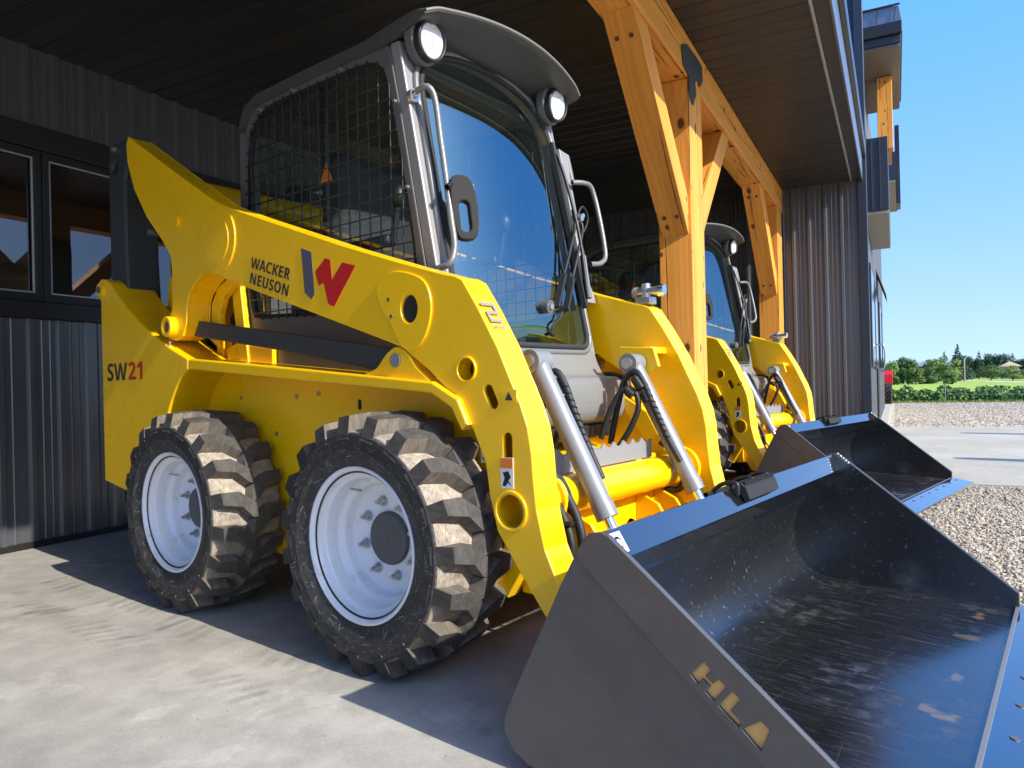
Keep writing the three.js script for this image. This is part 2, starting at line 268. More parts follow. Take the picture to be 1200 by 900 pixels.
// ---------------------------------------------------------------- porch building
const porch = thing('porch_building', 'dark metal clad building with deep boarded porch on honey coloured timber posts', 'building');
const WX = -2.94, SOF = 2.75;
function ribSheet(width, height, pitch, first, ribW = 0.05, ribH = 0.020) { // in local x (width), y, facing +z
  const xs = []; xs.push([0, 0]); for (let x = first; x < width - 0.03; x += pitch) { if (x > 0.03) xs.push([x - ribW / 2, 0], [x - ribW / 4, ribH], [x + ribW / 4, ribH], [x + ribW / 2, 0], [x + pitch * 0.36, 0], [x + pitch * 0.36 + 0.006, 0.003], [x + pitch * 0.36 + 0.012, 0], [x + pitch * 0.64, 0], [x + pitch * 0.64 + 0.006, 0.003], [x + pitch * 0.64 + 0.012, 0]); }
  const pts = xs.filter(p => p[0] <= width); pts.push([width, 0]);
  const back = [[width, -0.006], [0, -0.006]]; const g = new THREE.ExtrudeGeometry(poly([...pts, ...back].map(p => [p[0], -p[1]])), { depth: height, bevelEnabled: false });
  g.rotateX(-Math.PI / 2); // x stays, shape y -> -z ; depth -> y
  return g;
}
{
  const wall = part('back_wall', porch);
  add('wall_core', box(WX - 0.18, WX - 0.02, 0.0, 1.28, -5.5, 3.1, 0), mTrim, wall);
  add('wall_core', box(WX - 0.18, WX - 0.02, 2.28, 3.6, -5.5, 3.1, 0), mTrim, wall);
  add('wall_core', box(WX - 0.18, WX - 0.02, 1.2805, 2.2795, -5.5, -1.75, 0), mTrim, wall);
  add('wall_core', box(WX - 0.18, WX - 0.02, 1.2805, 2.2795, 2.2, 3.1, 0), mTrim, wall);
  const P = 0.158, pw = P * 6; let k = 0;
  const gLow = ribSheet(pw - 0.001, 1.245, P, P / 2), gUp = ribSheet(pw - 0.001, SOF - 2.32, P, P / 2), gMid = ribSheet(pw - 0.001, 1.07, P, P / 2);
  for (let z = 0.06 + P / 2 + P * 6 * 3; z > -5.4; z -= pw) {
    for (const [g, y] of [[gLow, 0.005], [gUp, 2.32]]) { const m = add('siding_panel', g, mSiding, wall); m.rotation.y = Math.PI / 2; m.position.set(WX, y, z); }
    if (z < -1.8) { const m = add('siding_panel', gMid, mSiding, wall); m.rotation.y = Math.PI / 2; m.position.set(WX, 1.25, z); }
  }
  add('base_trim', box(WX - 0.01, WX + 0.026, 0.002, 0.035, -5.49, 3.1, 0.003), mTrim, wall);
  // windows
  const bays = [[2.2, 1.06], [1.06, -0.01], [-0.01, -0.9], [-0.9, -1.75]];
  add('sill_trim', box(WX - 0.08, WX + 0.045, 1.252, 1.345, -1.85, 2.3, 0.005), mTrim, wall);
  add('head_trim', box(WX - 0.08, WX + 0.035, 2.185, 2.318, -1.85, 2.3, 0.005), mTrim, wall);
  for (const [a, b] of bays) {
    const w = part('window', porch);
    add('frame', ex([[b + 0.002, 1.346], [a - 0.002, 1.346], [a - 0.002, 2.184], [b + 0.002, 2.184]], 0, 0.07, 0.003, [[[b + 0.04, 1.39], [a - 0.04, 1.39], [a - 0.04, 2.145], [b + 0.04, 2.145]]]).rotateY(-Math.PI / 2).translate(WX + 0.02, 0, 0), mTrim, w);
    add('glazing_bead', ex([[b + 0.041, 1.391], [a - 0.041, 1.391], [a - 0.041, 2.144], [b + 0.041, 2.144]], 0, 0.012, 0.002, [[[b + 0.052, 1.402], [a - 0.052, 1.402], [a - 0.052, 2.133], [b + 0.052, 2.133]]]).rotateY(-Math.PI / 2).translate(WX + 0.012, 0, 0), mFrameSilver, w);
    const pg = new THREE.PlaneGeometry(a - b - 0.10, 0.735); pg.rotateY(Math.PI / 2); pg.translate(WX - 0.012, 1.7675, (a + b) / 2); add('pane', pg, mPane, w);
  }
  const room = part('interior_room', porch);
  add('room_wall', box(WX - 2.4, WX - 2.3, 0, 3.2, -5.5, 3.1, 0), mInterior, room);
  add('room_floor', box(WX - 2.3, WX - 0.185, 0.3, 0.4, -5.5, 3.1, 0), mInterior, room);
  add('room_ceiling', box(WX - 2.3, WX - 0.185, 2.9, 3.0, -5.5, 3.1, 0), mInterior, room);
  for (const z of [-5.6, 3.115]) add('room_wall', box(WX - 2.4, WX - 0.1, 0, 3.2, z, z + 0.09, 0), mInterior, room);
}
{ // soffit boards
  const so = part('soffit', porch); const pitch = 0.14;
  add('backing', box(WX - 0.02, 0.93, SOF + 0.022, SOF + 0.04, -5.495, 3.1, 0), mTrim, so);
  const prof = [[0.002, 0.006], [0.008, 0], [pitch - 0.008, 0], [pitch - 0.002, 0.006], [pitch - 0.002, 0.020], [0.002, 0.020]];
  const mid = [[0.002, 0.006], [0.008, 0], [pitch * 0.48, 0], [pitch * 0.5, 0.004], [pitch * 0.52, 0], [pitch - 0.008, 0], [pitch - 0.002, 0.006], [pitch - 0.002, 0.020], [0.002, 0.020]];
  const gs = [prof, prof, mid].map(p => { const g = new THREE.ExtrudeGeometry(poly(p), { depth: 3.825, bevelEnabled: false }); g.rotateY(Math.PI / 2); g.translate(0, 0, 0); return g; });
  let i = 0; for (let z = 3.08 - 0.14; z > -5.47; z -= pitch) { const m = add('soffit_board', gs[i % 5 === 2 ? 2 : 0], mSoffit[(i * 7 + (i >> 2)) % 3], so); m.position.set(-2.938, SOF, z); i++; }
  const ea = part('eave', porch);
  add('channel', box(0.888, 0.905, SOF - 0.018, SOF + 0.03, -5.49, 3.1, 0.004), mFrameSilver, ea);
  add('fascia_return', box(0.906, 0.98, SOF - 0.004, SOF + 0.03, -5.49, 3.1, 0.003), mFascia, ea);
  add('fascia', box(0.981, 0.997, SOF - 0.022, SOF + 0.25, -5.49, 3.1, 0.004), mRoofMetal, ea);
  add('drip_edge', box(0.9975, 1.03, SOF + 0.20, SOF + 0.262, -5.49, 3.1, 0.004), mFascia, ea);
  const roof = ex([[1.03, SOF + 0.264], [1.03, SOF + 0.30], [-3.4, SOF + 1.4], [-3.4, SOF + 1.3]], -5.49, 3.2, 0.004); add('metal_roof', roof, mRoofMetal, porch);
  add('gable_infill', ex([[0.9, SOF + 0.05], [0.9, SOF + 0.27], [-2.9, SOF + 1.2], [-2.9, SOF + 0.05]], 3.02, 3.09, 0.0), mTrim, porch);
  add('outer_wall', box(-5.4, -2.95, 0, 3.6, 3.22, 3.3, 0), mTrim, porch);
}
// timbers: local box with uv in metres along the longest axis
function timberGeo(L, w, h, r = 0.006) { const g = new RoundedBoxGeometry(L, w, h, 2, r); const p = g.attributes.position, n = g.attributes.normal, u = g.attributes.uv; const o = rnd() * 5, o2 = rnd(); for (let i = 0; i < p.count; i++) { const ny = Math.abs(n.getY(i)), nz = Math.abs(n.getZ(i)); u.setXY(i, p.getX(i) + o, (ny > nz ? p.getZ(i) : p.getY(i)) + o2 + (ny > nz ? 0.31 : 0)); } return g; }
function timber(name, a, b, w, h, mat, parent) { // w in the world x direction for beams, h the other
  const A = V(...a), B = V(...b), d = B.clone().sub(A), L = d.length(); const g = timberGeo(L, w, h); const X = d.normalize(), Y = V(1, 0, 0), Z = V().crossVectors(X, Y).normalize(); g.applyMatrix4(new THREE.Matrix4().makeBasis(X, Y, Z)); const c = A.add(B).multiplyScalar(0.5); g.translate(c.x, c.y, c.z); return add(name, g, mat, parent);
}
const PX0 = 0.07, PX1 = 0.26, PXC = 0.165, BB = 2.51;
timber('timber_beam', [PXC, (BB + SOF) / 2 - 0.001, 3.05], [PXC, (BB + SOF) / 2 - 0.001, -5.49], PX1 - PX0 - 0.004, SOF - BB - 0.004, mWood[0], porch);
function post(z0, z1, mi, braces) {
  const zc = (z0 + z1) / 2, d = z0 - z1;
  timber('timber_post', [PXC, 0.012, zc], [PXC, BB - 0.001, zc], PX1 - PX0, d, mWood[mi], porch);
  add('post_base', box(PX0 - 0.004, PX1 + 0.004, 0.0, 0.10, z1 - 0.004, z0 + 0.004, 0.002), mTrim, porch);
  for (const s of braces) {
    const zf = s > 0 ? z0 : z1, fy = 1.74, run = 0.82; // centreline from post face to beam underside
    const a = [PXC, fy - 0.02, zf - s * 0.02], b = [PXC, BB + 0.03, zf + s * run];
    // brace as an outline in (z,y), extruded along x
    const t = 0.17, out = [[zf, 1.64], [zf + s * 0.90, BB], [zf + s * (0.90 - t * 1.25), BB], [zf, 1.64 + t * 1.25]];
    const pts = out.map(([z, y]) => [-(z), y]); const g = ex(pts, PXC - 0.075, PXC + 0.075, 0.004);
    const p = g.attributes.position, u = g.attributes.uv; const n = g.attributes.normal;
    g.rotateY(Math.PI / 2); // shape x -> -z ; extrude z -> x
    for (let i = 0; i < p.count; i++) { const z = p.getZ(i), y = p.getY(i), al = ((z - zf) * s + (y - 1.64)) * 0.7071, ac = ((z - zf) * s - (y - 1.64)) * 0.7071; u.setXY(i, al + mi, Math.abs(n.getX(i)) > 0.7 ? ac : p.getX(i) + 0.3); }
    const br = add('timber_brace', g, mWood[(mi + 1) % 3], porch);
    for (const k of [0.10, 0.90]) for (const dx of [-0.035, 0.035]) { const z = zf + s * 0.90 * k, y = 1.64 + (BB - 1.64) * k; add('peg', cyl([PXC + dx, y + 0.01, z - s * 0.01], [PXC + dx, y - 0.0035, z + s * 0.0035], 0.011, 0.011, 12), mPeg, br); }
  }
}
post(-1.70, -1.99, 1, [1, -1]); post(-5.08, -5.37, 2, [1]); post(2.132, 1.842, 0, []);
add('steel_connector', ex([[-1.548, 2.628], [-1.60, 2.655], [-1.66, 2.676], [-1.90, 2.69], [-2.006, 2.685], [-2.021, 2.60], [-1.944, 2.539], [-1.90, 2.57], [-1.829, 2.525], [-1.845, 2.46], [-1.77, 2.376], [-1.71, 2.392], [-1.69, 2.46], [-1.69, 2.512], [-1.578, 2.533]].map(p => [-p[0], p[1]]), 0, 0.006, 0.001).rotateY(Math.PI / 2).translate(PX1 + 0.001, 0, 0), mLink, porch);

// ---------------------------------------------------------------- main building beyond the porch
const main = thing('main_building', 'tall dark ribbed metal building with upper balcony beyond the porch end', 'building');
{
  const EZ = -5.5; const P = 0.1495;
  const wall = part('end_wall', main, 'charcoal ribbed metal end wall facing the porch');
  const pw = P * 6, g = ribSheet(pw - 0.001, 2.745, P, P / 2, 0.042, 0.022), gu = ribSheet(pw - 0.001, 2.3, P, P / 2, 0.042, 0.022);
  const x0 = 0.352 - P / 2 - P * 6 * 4;
  for (let k = 0; k < 4; k++) add('siding_panel', g, mSiding, wall).position.set(x0 + pw * k, 0.004, EZ + 0.0);
  add('siding_panel', ribSheet(0.944 - (x0 + pw * 4), 2.745, P, P / 2, 0.042, 0.022), mSiding, wall).position.set(x0 + pw * 4, 0.004, EZ);
  for (let k = 0; k < 4; k++) add('siding_panel', gu, mSiding, wall).position.set(x0 + pw * k, 3.0, EZ + 0.0);
  add('wall_core', box(-3.6, 0.945, 0, 5.0, EZ - 0.2, EZ - 0.008, 0), mNavy, wall);
  add('corner_trim', box(0.9455, 1.03, 0, 5.0, EZ - 0.09, EZ + 0.035, 0.006), mNavy, wall);
  const fac = part('front_wall', main);
  add('wall_core', box(0.80, 0.944, 0, 5.0, -19.5, EZ - 0.205, 0), mNavy, fac);
  const gf = ribSheet(0.9, 4.9, 0.15, 0.075, 0.05, 0.012); for (let k = 0; k < 15; k++) { const m = add('siding_panel', gf, mSiding, fac); m.rotation.y = Math.PI / 2; m.position.set(0.952, 0.01, -5.75 - k * 0.905); }
  for (const z of [-7.4, -9.2, -12.6, -15.2]) { const w = part('window', main); add('frame', box(0.955, 1.0, 0.95, 2.2, z - 1.3, z, 0.005), mTrim, w); add('pane', box(0.99, 1.004, 1.0, 2.15, z - 1.25, z - 0.05, 0.0), std(lin(0.02, 0.024, 0.03), 0.05), w); }
  const dr = part('door', main); add('door_leaf', box(0.955, 0.99, 0.02, 2.1, -11.7, -10.8, 0.004), mTrim, dr); add('handle', tube([[0.99, 0.95, -11.0], [1.06, 0.95, -11.0], [1.06, 1.35, -11.0], [0.99, 1.35, -11.0]], 0.012), mSteel, dr);
  // balcony
  const bal = part('balcony', main);
  add('parapet', box(0.953, 1.215, 2.79, 3.66, -10.0, -7.3, 0.008), mNavy, bal);
  add('balcony_soffit', box(0.953, 1.21, 2.755, 2.789, -10.0, -7.31, 0.003), mBeige, bal);
  for (let k = 0; k < 2; k++) add('rib', box(1.03 + k * 0.09, 1.042 + k * 0.09, 2.80, 3.65, -7.3, -7.288, 0.002), mNavy, bal);
  timber('timber_post', [1.19, 3.66, -7.95], [1.19, 4.56, -7.95], 0.17, 0.2, mWood[1], bal);
  timber('timber_arm', [1.19, 4.0, -8.05], [1.19, 4.0, -9.6], 0.12, 0.2, mWood[2], bal);
  const rf = part('upper_roof', main);
  add('roof_soffit', box(0.953, 1.365, 4.565, 4.60, -9.2, -7.0, 0.004), std(lin(0.13, 0.10, 0.075), 0.5), rf);
  add('fascia', box(0.90, 1.37, 4.601, 4.69, -9.25, -6.98, 0.004), mNavy, rf);
  add('gutter', box(0.84, 1.39, 4.691, 4.83, -9.3, -6.94, 0.01), mTrim, rf);
  add('roof_sheet', ex([[0.82, 4.832], [1.39, 4.832], [1.36, 5.02], [0.6, 5.10]], -9.2, -7.0, 0.003), mRoofMetal, rf);
  for (let k = 0; k < 3; k++) add('snow_guard', cyl([0.95 + k * 0.18, 4.87, -6.985], [0.97 + k * 0.18, 5.0, -6.985], 0.006), mTrim, rf);
  add('ridge_rail', cyl([0.80, 5.03, -6.98], [1.37, 5.03, -6.98], 0.012), mTrim, rf);
  add('dark_return', box(1.30, 1.36, 3.4, 4.56, -10.4, -9.9, 0.004), mNavy, bal);
  const b2 = part('balcony', main); add('parapet', box(0.953, 1.36, 4.74, 5.3, -17, -14, 0.008), mNavy, b2); add('balcony_soffit', box(0.953, 1.355, 4.70, 4.739, -17, -14.01, 0.003), mBeige, b2);
  const aw = part('awning', main); add('awning_panel', ex([[0.953, 2.85], [1.12, 2.3], [1.12, 2.27], [0.953, 2.78]], -13.8, -12.3, 0.002), mBeige, aw);
  add('rear_mass', box(-9, 0.79, 0, 4.6, -19.5, EZ - 0.21, 0), mNavy, main);
}

// ---------------------------------------------------------------- skid steer loader (x forward, y up, z to its right)
const AX = 0.376, WB = 1.0746;
function lugGeometry() { // one tread lug near angle 0, on the +z shoulder
  const Rt = 0.379, Rb = 0.326; const top = [[-0.022, 0.121], [0.020, 0.124], [0.016, 0.060], [-0.026, -0.002], [-0.080, -0.012], [-0.077, 0.010], [-0.036, 0.052]];
  const bot = [[-0.034, 0.142, 0.305], [0.025, 0.143, 0.305], [0.019, 0.055, Rb], [-0.026, -0.010, Rb], [-0.086, -0.020, Rb], [-0.083, 0.014, Rb], [-0.048, 0.050, Rb]];
  const shR = [0.372, 0.372, Rt, Rt, Rt, Rt, Rt];
  const P = (t, r, z) => { const a = t / 0.36; return [r * Math.cos(a), r * Math.sin(a), z]; };
  const T = top.map(([t, z], i) => P(t, shR[i], z)), B = bot.map(([t, z, r]) => P(t, r, z)); const v = [], c = [];
  const tc = [0.088, 0.081, 0.072], sc = [0.19, 0.160, 0.126], dc = [0.055, 0.050, 0.044];
  const tri = (a, b, d, ca, cb, cd) => { v.push(...a, ...b, ...d); c.push(...ca, ...cb, ...cd); };
  const f = [[0, 1, 2], [0, 2, 6], [6, 2, 3], [6, 3, 5], [5, 3, 4]]; for (const [a, b, d] of f) tri(T[a], T[b], T[d], tc, tc, tc);
  for (let i = 0; i < T.length; i++) { const j = (i + 1) % T.length; const k = i === 0 ? dc : sc; tri(T[i], B[i], B[j], k, k, k); tri(T[i], B[j], T[j], k, k, k); }
  return { v, c };
}
function tyreGeometry() {
  const list = []; const { v, c } = lugGeometry(); const N = 19, pos = [], col = [], uv = []; const r = mulberry(808);
  for (const s of [1, -1]) for (let i = 0; i < N; i++) {
    const a = (i + (s < 0 ? 0.5 : 0)) / N * Math.PI * 2, ca = Math.cos(a), sa = Math.sin(a), k = 0.9 + 0.2 * r(), dr = (r() - 0.5) * 0.002;
    for (let q = 0; q < v.length; q += 9) for (const o of (s > 0 ? [0, 3, 6] : [0, 6, 3])) {
      const x = v[q + o], y = v[q + o + 1], z = v[q + o + 2] * s; pos.push(x * ca - y * sa, x * sa + y * ca, z); col.push(c[q + o] * k, c[q + o + 1] * k, c[q + o + 2] * k); uv.push(r() * 0.02 + (a + y * 2) / 6.28, z * 3 + r() * 0.02);
    }
  }
  const lg = new THREE.BufferGeometry(); lg.setAttribute('position', new THREE.Float32BufferAttribute(pos, 3)); lg.setAttribute('uv', new THREE.Float32BufferAttribute(uv, 2)); lg.setAttribute('color', new THREE.Float32BufferAttribute(col, 3)); lg.computeVertexNormals(); list.push(lg);
  const prof = [[0.322, -0.136], [0.329, -0.124], [0.333, -0.10], [0.335, -0.05], [0.336, 0], [0.335, 0.05], [0.333, 0.10], [0.329, 0.124], [0.322, 0.136]];
  const cr = revolve(prof, 96).toNonIndexed(); const cc = []; for (let i = 0; i < cr.attributes.position.count; i++) cc.push(0.46, 0.385, 0.30); cr.setAttribute('color', new THREE.Float32BufferAttribute(cc, 3)); list.push(cr);
  for (const g of list) for (const k of Object.keys(g.attributes)) if (!['position', 'normal', 'uv', 'color'].includes(k)) g.deleteAttribute(k);
  return mergeGeometries(list);
}
const gTread = tyreGeometry();
const sideProf = [[0.206, 0.108], [0.220, 0.116], [0.228, 0.121], [0.240, 0.126], [0.262, 0.1345], [0.270, 0.1365], [0.272, 0.1385], [0.277, 0.1385], [0.279, 0.1365], [0.298, 0.139], [0.312, 0.1385], [0.314, 0.1405], [0.318, 0.1400], [0.320, 0.1375], [0.324, 0.134]];
const gSide = merge([revolve(sideProf, 96), revolve(sideProf.map(([a, b]) => [a, -b]).reverse(), 96)]);
const gRim = revolve([[0.200, 0.06], [0.221, 0.112], [0.2265, 0.118], [0.2255, 0.1235], [0.219, 0.1235], [0.213, 0.116], [0.209, 0.102], [0.203, 0.092], [0.193, 0.090], [0.189, 0.083], [0.187, 0.050], [0.183, 0.040], [0.172, 0.036], [0.167, 0.029], [0.164, 0.006], [0.158, -0.001], [0.10, -0.004], [0.02, -0.004], [0.0005, -0.004]], 80);
const gRimBack = revolve([[0.0005, -0.03], [0.15, -0.03], [0.19, -0.06], [0.20, -0.11], [0.222, -0.12]], 48);
const gHub = revolve([[0.080, -0.004], [0.080, 0.004], [0.077, 0.010], [0.070, 0.012], [0.006, 0.012], [0.005, 0.009], [0.0005, 0.009]], 48);
const gNut = merge([new THREE.CylinderGeometry(0.0125, 0.0135, 0.014, 6).rotateX(Math.PI / 2).translate(0, 0, 0.003), new THREE.CylinderGeometry(0.0065, 0.0065, 0.022, 10).rotateX(Math.PI / 2).translate(0, 0, 0.014), new THREE.CylinderGeometry(0.017, 0.017, 0.003, 16).rotateX(Math.PI / 2).translate(0, 0, -0.003)]);
function wheel(parent, x, s, spin) {
  const w = part('wheel', parent); w.position.set(x, AX, s * 0.6); if (s < 0) w.rotation.y = Math.PI; 
  const in_ = add('tyre', gSide, mSidewall, w); const tr = add('tread', gTread, mTyre, w); tr.rotation.z = spin;
  add('rim', gRim, mRim, w); add('rim_back', gRimBack, mRim, w); add('hub_cap', gHub, mHub, w);
  for (let i = 0; i < 8; i++) { const a = i / 8 * Math.PI * 2 + spin + 0.2; const n = add('wheel_nut', gNut, mSteel, w); n.position.set(0.112 * Math.cos(a), 0.112 * Math.sin(a), 0.002); n.rotation.z = a; }
  add('valve', cyl([0.165 * Math.cos(2.1 + spin), 0.165 * Math.sin(2.1 + spin), 0.03], [0.178 * Math.cos(2.1 + spin), 0.178 * Math.sin(2.1 + spin), 0.065], 0.004, 0.003, 8), mSteel, w);
}

function makeLoader(name, label) {
  const L = new THREE.Group(); L.name = name; tag(L, label, 'skid steer loader', 'yellow skid steer loaders under the porch');
  // --- chassis
  const ch = part('chassis', L);
  for (const s of [1, -1]) add('body_panel', ex([[-1.42, 0.30], [-1.36, 0.90], [-1.10, 0.915], [0.22, 0.805], [0.30, 0.74], [0.335, 0.34], [0.26, 0.20], [-1.25, 0.20]], s * 0.425, s * 0.45, 0.006), mYellow, ch);
  add('belly_tub', ex([[-1.40, 0.32], [-1.30, 0.85], [-0.1, 0.85], [0.02, 0.60], [0.25, 0.55], [0.33, 0.34], [0.24, 0.21], [-1.25, 0.21]], -0.424, 0.424, 0.006), mYellow, ch);
  const fin = [[-1.916, 1.30], [-1.905, 1.333], [-1.87, 1.352], [-1.82, 1.345], [-1.78, 1.325], [-1.70, 1.258], [-1.609, 1.19], [-1.51, 1.13], [-1.407, 1.077], [-1.247, 1.005], [-1.115, 0.957], [-1.117, 0.915], [-1.165, 0.888], [-1.206, 0.85], [-1.25, 0.795], [-1.279, 0.747], [-1.315, 0.60], [-1.45, 0.47], [-1.632, 0.397], [-1.874, 0.434], [-1.876, 1.251]];
  for (const s of [1, -1]) {
    add('rear_side_plate', ex(fin, s * 0.43, s * 0.62, 0.006), mYellow, ch);
    add('fender_ledge', ex([[-1.113, 0.957], [-0.65, 0.917], [0.10, 0.848], [0.205, 0.838], [0.30, 0.79], [0.335, 0.72], [0.31, 0.705], [0.275, 0.765], [0.20, 0.806], [-1.115, 0.916]], s * 0.452, s * 0.618, 0.006), mYellow, ch);
    add('pin_ear', ex(smooth([[-0.10, 0.868], [-0.045, 0.885], [0.0, 0.925], [0.045, 0.945], [0.09, 0.925], [0.13, 0.88], [0.18, 0.84], [0.04, 0.85]]), s * 0.565, s * 0.60, 0.004), mYellow, ch);
    add('pin', cyl([0.045, 0.905, s * 0.54], [0.045, 0.905, s * 0.607], 0.021, 0.021), mSteel, ch);
    add('fin_boss', cyl([-1.862, 1.30, s * 0.60], [-1.862, 1.30, s * 0.632], 0.030, 0.030), mYellow, ch);
    add('fin_pin', cyl([-1.862, 1.30, s * 0.61], [-1.862, 1.30, s * 0.637], 0.015, 0.015), mHub, ch);
    // inner uprights behind the arms
    add('upright', ex([[-1.75, 0.95], [-1.68, 1.36], [-1.42, 1.42], [-1.37, 1.38], [-1.37, 0.95]], s * 0.36, s * 0.40, 0.004, [ring(-1.55, 1.30, 0.012), ring(-1.55, 1.34, 0.012)]), mYellow, ch);
    add('upright', box(-1.215, -1.165, 0.90, 1.42, s * 0.40, s * 0.44, 0.004), mYellow, ch);
    add('upright', ex([[-1.01, 0.90], [-0.945, 0.90], [-1.02, 1.40], [-1.085, 1.40]], s * 0.432, s * 0.46, 0.004), mYellow, ch);
    add('cover_panel', ex([[-1.10, 0.90], [-0.80, 0.86], [-0.80, 0.985], [-1.05, 1.02], [-1.12, 1.00]], s * 0.433, s * 0.452, 0.003), mYellow, ch);
    add('access_panel', box(-1.163, -1.03, 0.92, 1.38, s * 0.405, s * 0.42, 0.003), mYellow, ch);
    add('dark_screen', box(-1.36, -1.217, 0.95, 1.42, s * 0.385, s * 0.41, 0.004), mBlackPlastic, ch);
    add('hose', tube([[-1.08, 1.0, s * 0.435], [-1.05, 1.07, s * 0.452], [-1.09, 1.12, s * 0.435], [-1.06, 1.16, s * 0.43]], 0.014), mHose, ch);
    add('front_plate', ex([[0.20, 0.79], [0.33, 0.71], [0.40, 0.58], [0.42, 0.34], [0.34, 0.22], [0.28, 0.22], [0.34, 0.40], [0.32, 0.60], [0.24, 0.70]], s * 0.42, s * 0.47, 0.004), mYellow, ch);
    for (const [bx, by] of [[-0.78, 0.66], [-0.52, 0.81], [-1.02, 0.80], [-0.65, 0.80]]) add('bolt', cyl([bx, by, s * 0.448], [bx, by, s * 0.456], 0.009, 0.008, 8), mSteel, ch);
    add('grab_slot', ex(slot(-0.30, 0.77, 0.016, 0.036), s * 0.4505, s * 0.4525, 0.0005), mBlackMatte, ch);
    add('axle_tube', cyl([0, AX, s * 0.44], [0, AX, s * 0.575], 0.075, 0.075), mBlackMatte, ch);
    add('axle_tube', cyl([-WB, AX, s * 0.44], [-WB, AX, s * 0.575], 0.075, 0.075), mBlackMatte, ch);
  }
  add('engine_hood', ex([[-1.88, 0.50], [-1.90, 1.05], [-1.80, 1.20], [-1.12, 1.30], [-1.08, 0.90], [-1.2, 0.45]], -0.40, 0.36, 0.015), mBlackPlastic, ch);
  add('belly', box(-1.75, -1.30, 0.36, 0.9, -0.42, 0.42, 0.01), mBlackMatte, ch);
  const dl = (geo, mat, x, y, z) => { geo.translate(x, y, z); return add('lettering', geo, mat, ch); };
  dl(letters('SW', 0.077, 0.0012, 1.28), mBrownPrint, -1.828, 0.886, 0.6195);
  dl(letters('21', 0.077, 0.0012, 1.30), mRed, -1.622, 0.886, 0.6195);
  // warning label on the front plate
  { const lab = part('warning_label', ch); const g = box(0.255, 0.31, 0.60, 0.72, 0.4705, 0.4725, 0.0005); add('label_back', g, mWhite, lab); add('label_band', box(0.256, 0.309, 0.672, 0.719, 0.4728, 0.4735, 0), mRed, lab); for (let k = 0; k < 4; k++) add('print_line', box(0.262, 0.30 - 0.01 * (k % 2), 0.61 + k * 0.013, 0.616 + k * 0.013, 0.4728, 0.4735, 0), mGreyPrint, lab); }

  // --- lift arms
  const outline = [[-1.617, 1.949], [-1.253, 1.733], [-0.985, 1.578], [-0.92, 1.542], [-0.84, 1.510], [-0.712, 1.462], [-0.194, 1.278], [0.075, 1.189], [0.244, 1.137], [0.285, 1.127], [0.312, 1.113], [0.366, 1.032], [0.43, 0.923], [0.465, 0.848], [0.500, 0.775], [0.522, 0.715], [0.533, 0.65], [0.537, 0.585], [0.545, 0.504], [0.568, 0.407], [0.62, 0.295], [0.665, 0.205], [0.655, 0.165], [0.605, 0.165], [0.564, 0.240], [0.481, 0.348], [0.415, 0.44], [0.392, 0.53], [0.38, 0.616], [0.34, 0.702], [0.287, 0.783], [0.182, 0.868], [0.07, 0.942], [-0.071, 0.988], [-0.39, 1.09], [-0.685, 1.185], [-0.879, 1.249], [-0.93, 1.270], [-0.98, 1.278], [-1.04, 1.272], [-1.087, 1.250], [-1.13, 1.215], [-1.149, 1.18], [-1.157, 1.10], [-1.19, 1.052], [-1.245, 1.036], [-1.300, 1.046], [-1.325, 1.085], [-1.305, 1.13], [-1.268, 1.165], [-1.263, 1.329], [-1.272, 1.382], [-1.336, 1.454], [-1.464, 1.57], [-1.573, 1.709], [-1.63, 1.84], [-1.637, 1.92]];
  const holes = [ring(0.109, 1.051, 0.033, 0.040), ring(0.321, 0.869, 0.030), slot(0.403, 0.794, 0.030, 0.068, 0.45), slot(0.456, 0.662, 0.028, 0.075), ring(0.462, 0.496, 0.043)];
  for (const s of [1, -1]) {
    const arm = part('lift_arm', L);
    add('outer_plate', ex(outline, s * 0.588, s * 0.600, 0.003, holes), mYellow, arm);
    const wallRing = inset(outline, 0.010);
    add('box_section', ex(inset(outline, 0.002), s * 0.507, s * 0.5875, 0, [inset(outline, 0.014)]), mYellow, arm);
    add('inner_plate', ex(outline, s * 0.497, s * 0.5065, 0.003), mYellow, arm);
    const pad = smooth([[-0.03, 1.13], [0.03, 1.165], [0.10, 1.158], [0.175, 1.122], [0.198, 1.05], [0.17, 0.965], [0.12, 0.930], [0.07, 0.945], [0.03, 1.01], [-0.015, 1.07]]);
    add('raised_pad', ex(pad, s * 0.5995, s * 0.606, 0.003, [ring(0.109, 1.051, 0.034, 0.041)]), mYellow, arm);
    add('hole_plug', ex(ring(0.109, 1.051, 0.0335, 0.0405), s * 0.590, s * 0.598, 0.002), mBlackPlastic, arm);
    add('raised_pad', ex(ring(-0.914, 1.394, 0.125, 0.130), s * 0.5995, s * 0.6055, 0.003), mYellow, arm);
    add('raised_pad', ex(ring(-0.914, 1.394, 0.085, 0.088), s * 0.605, s * 0.608, 0.002), mYellow, arm);
    add('tube_boss', ex(ring(0.321, 0.869, 0.036), s * 0.55, s * 0.606, 0.002, [ring(0.321, 0.869, 0.030)]), mYellow, arm);
    add('pivot_boss', ex(ring(0.462, 0.496, 0.055), s * 0.5995, s * 0.606, 0.003, [ring(0.462, 0.496, 0.044)]), mYellow, arm);
    add('pin_boss', ex(ring(-1.262, 1.092, 0.042), s * 0.56, s * 0.632, 0.004, [ring(-1.262, 1.092, 0.024)]), mYellow, arm);
    add('pin', cyl([-1.262, 1.092, s * 0.56], [-1.262, 1.092, s * 0.622], 0.023, 0.023), mHub, arm);
    add('grease_fitting', cyl([-1.268, 1.035, s * 0.61], [-1.275, 1.005, s * 0.615], 0.006, 0.004, 8), mSteel, arm);
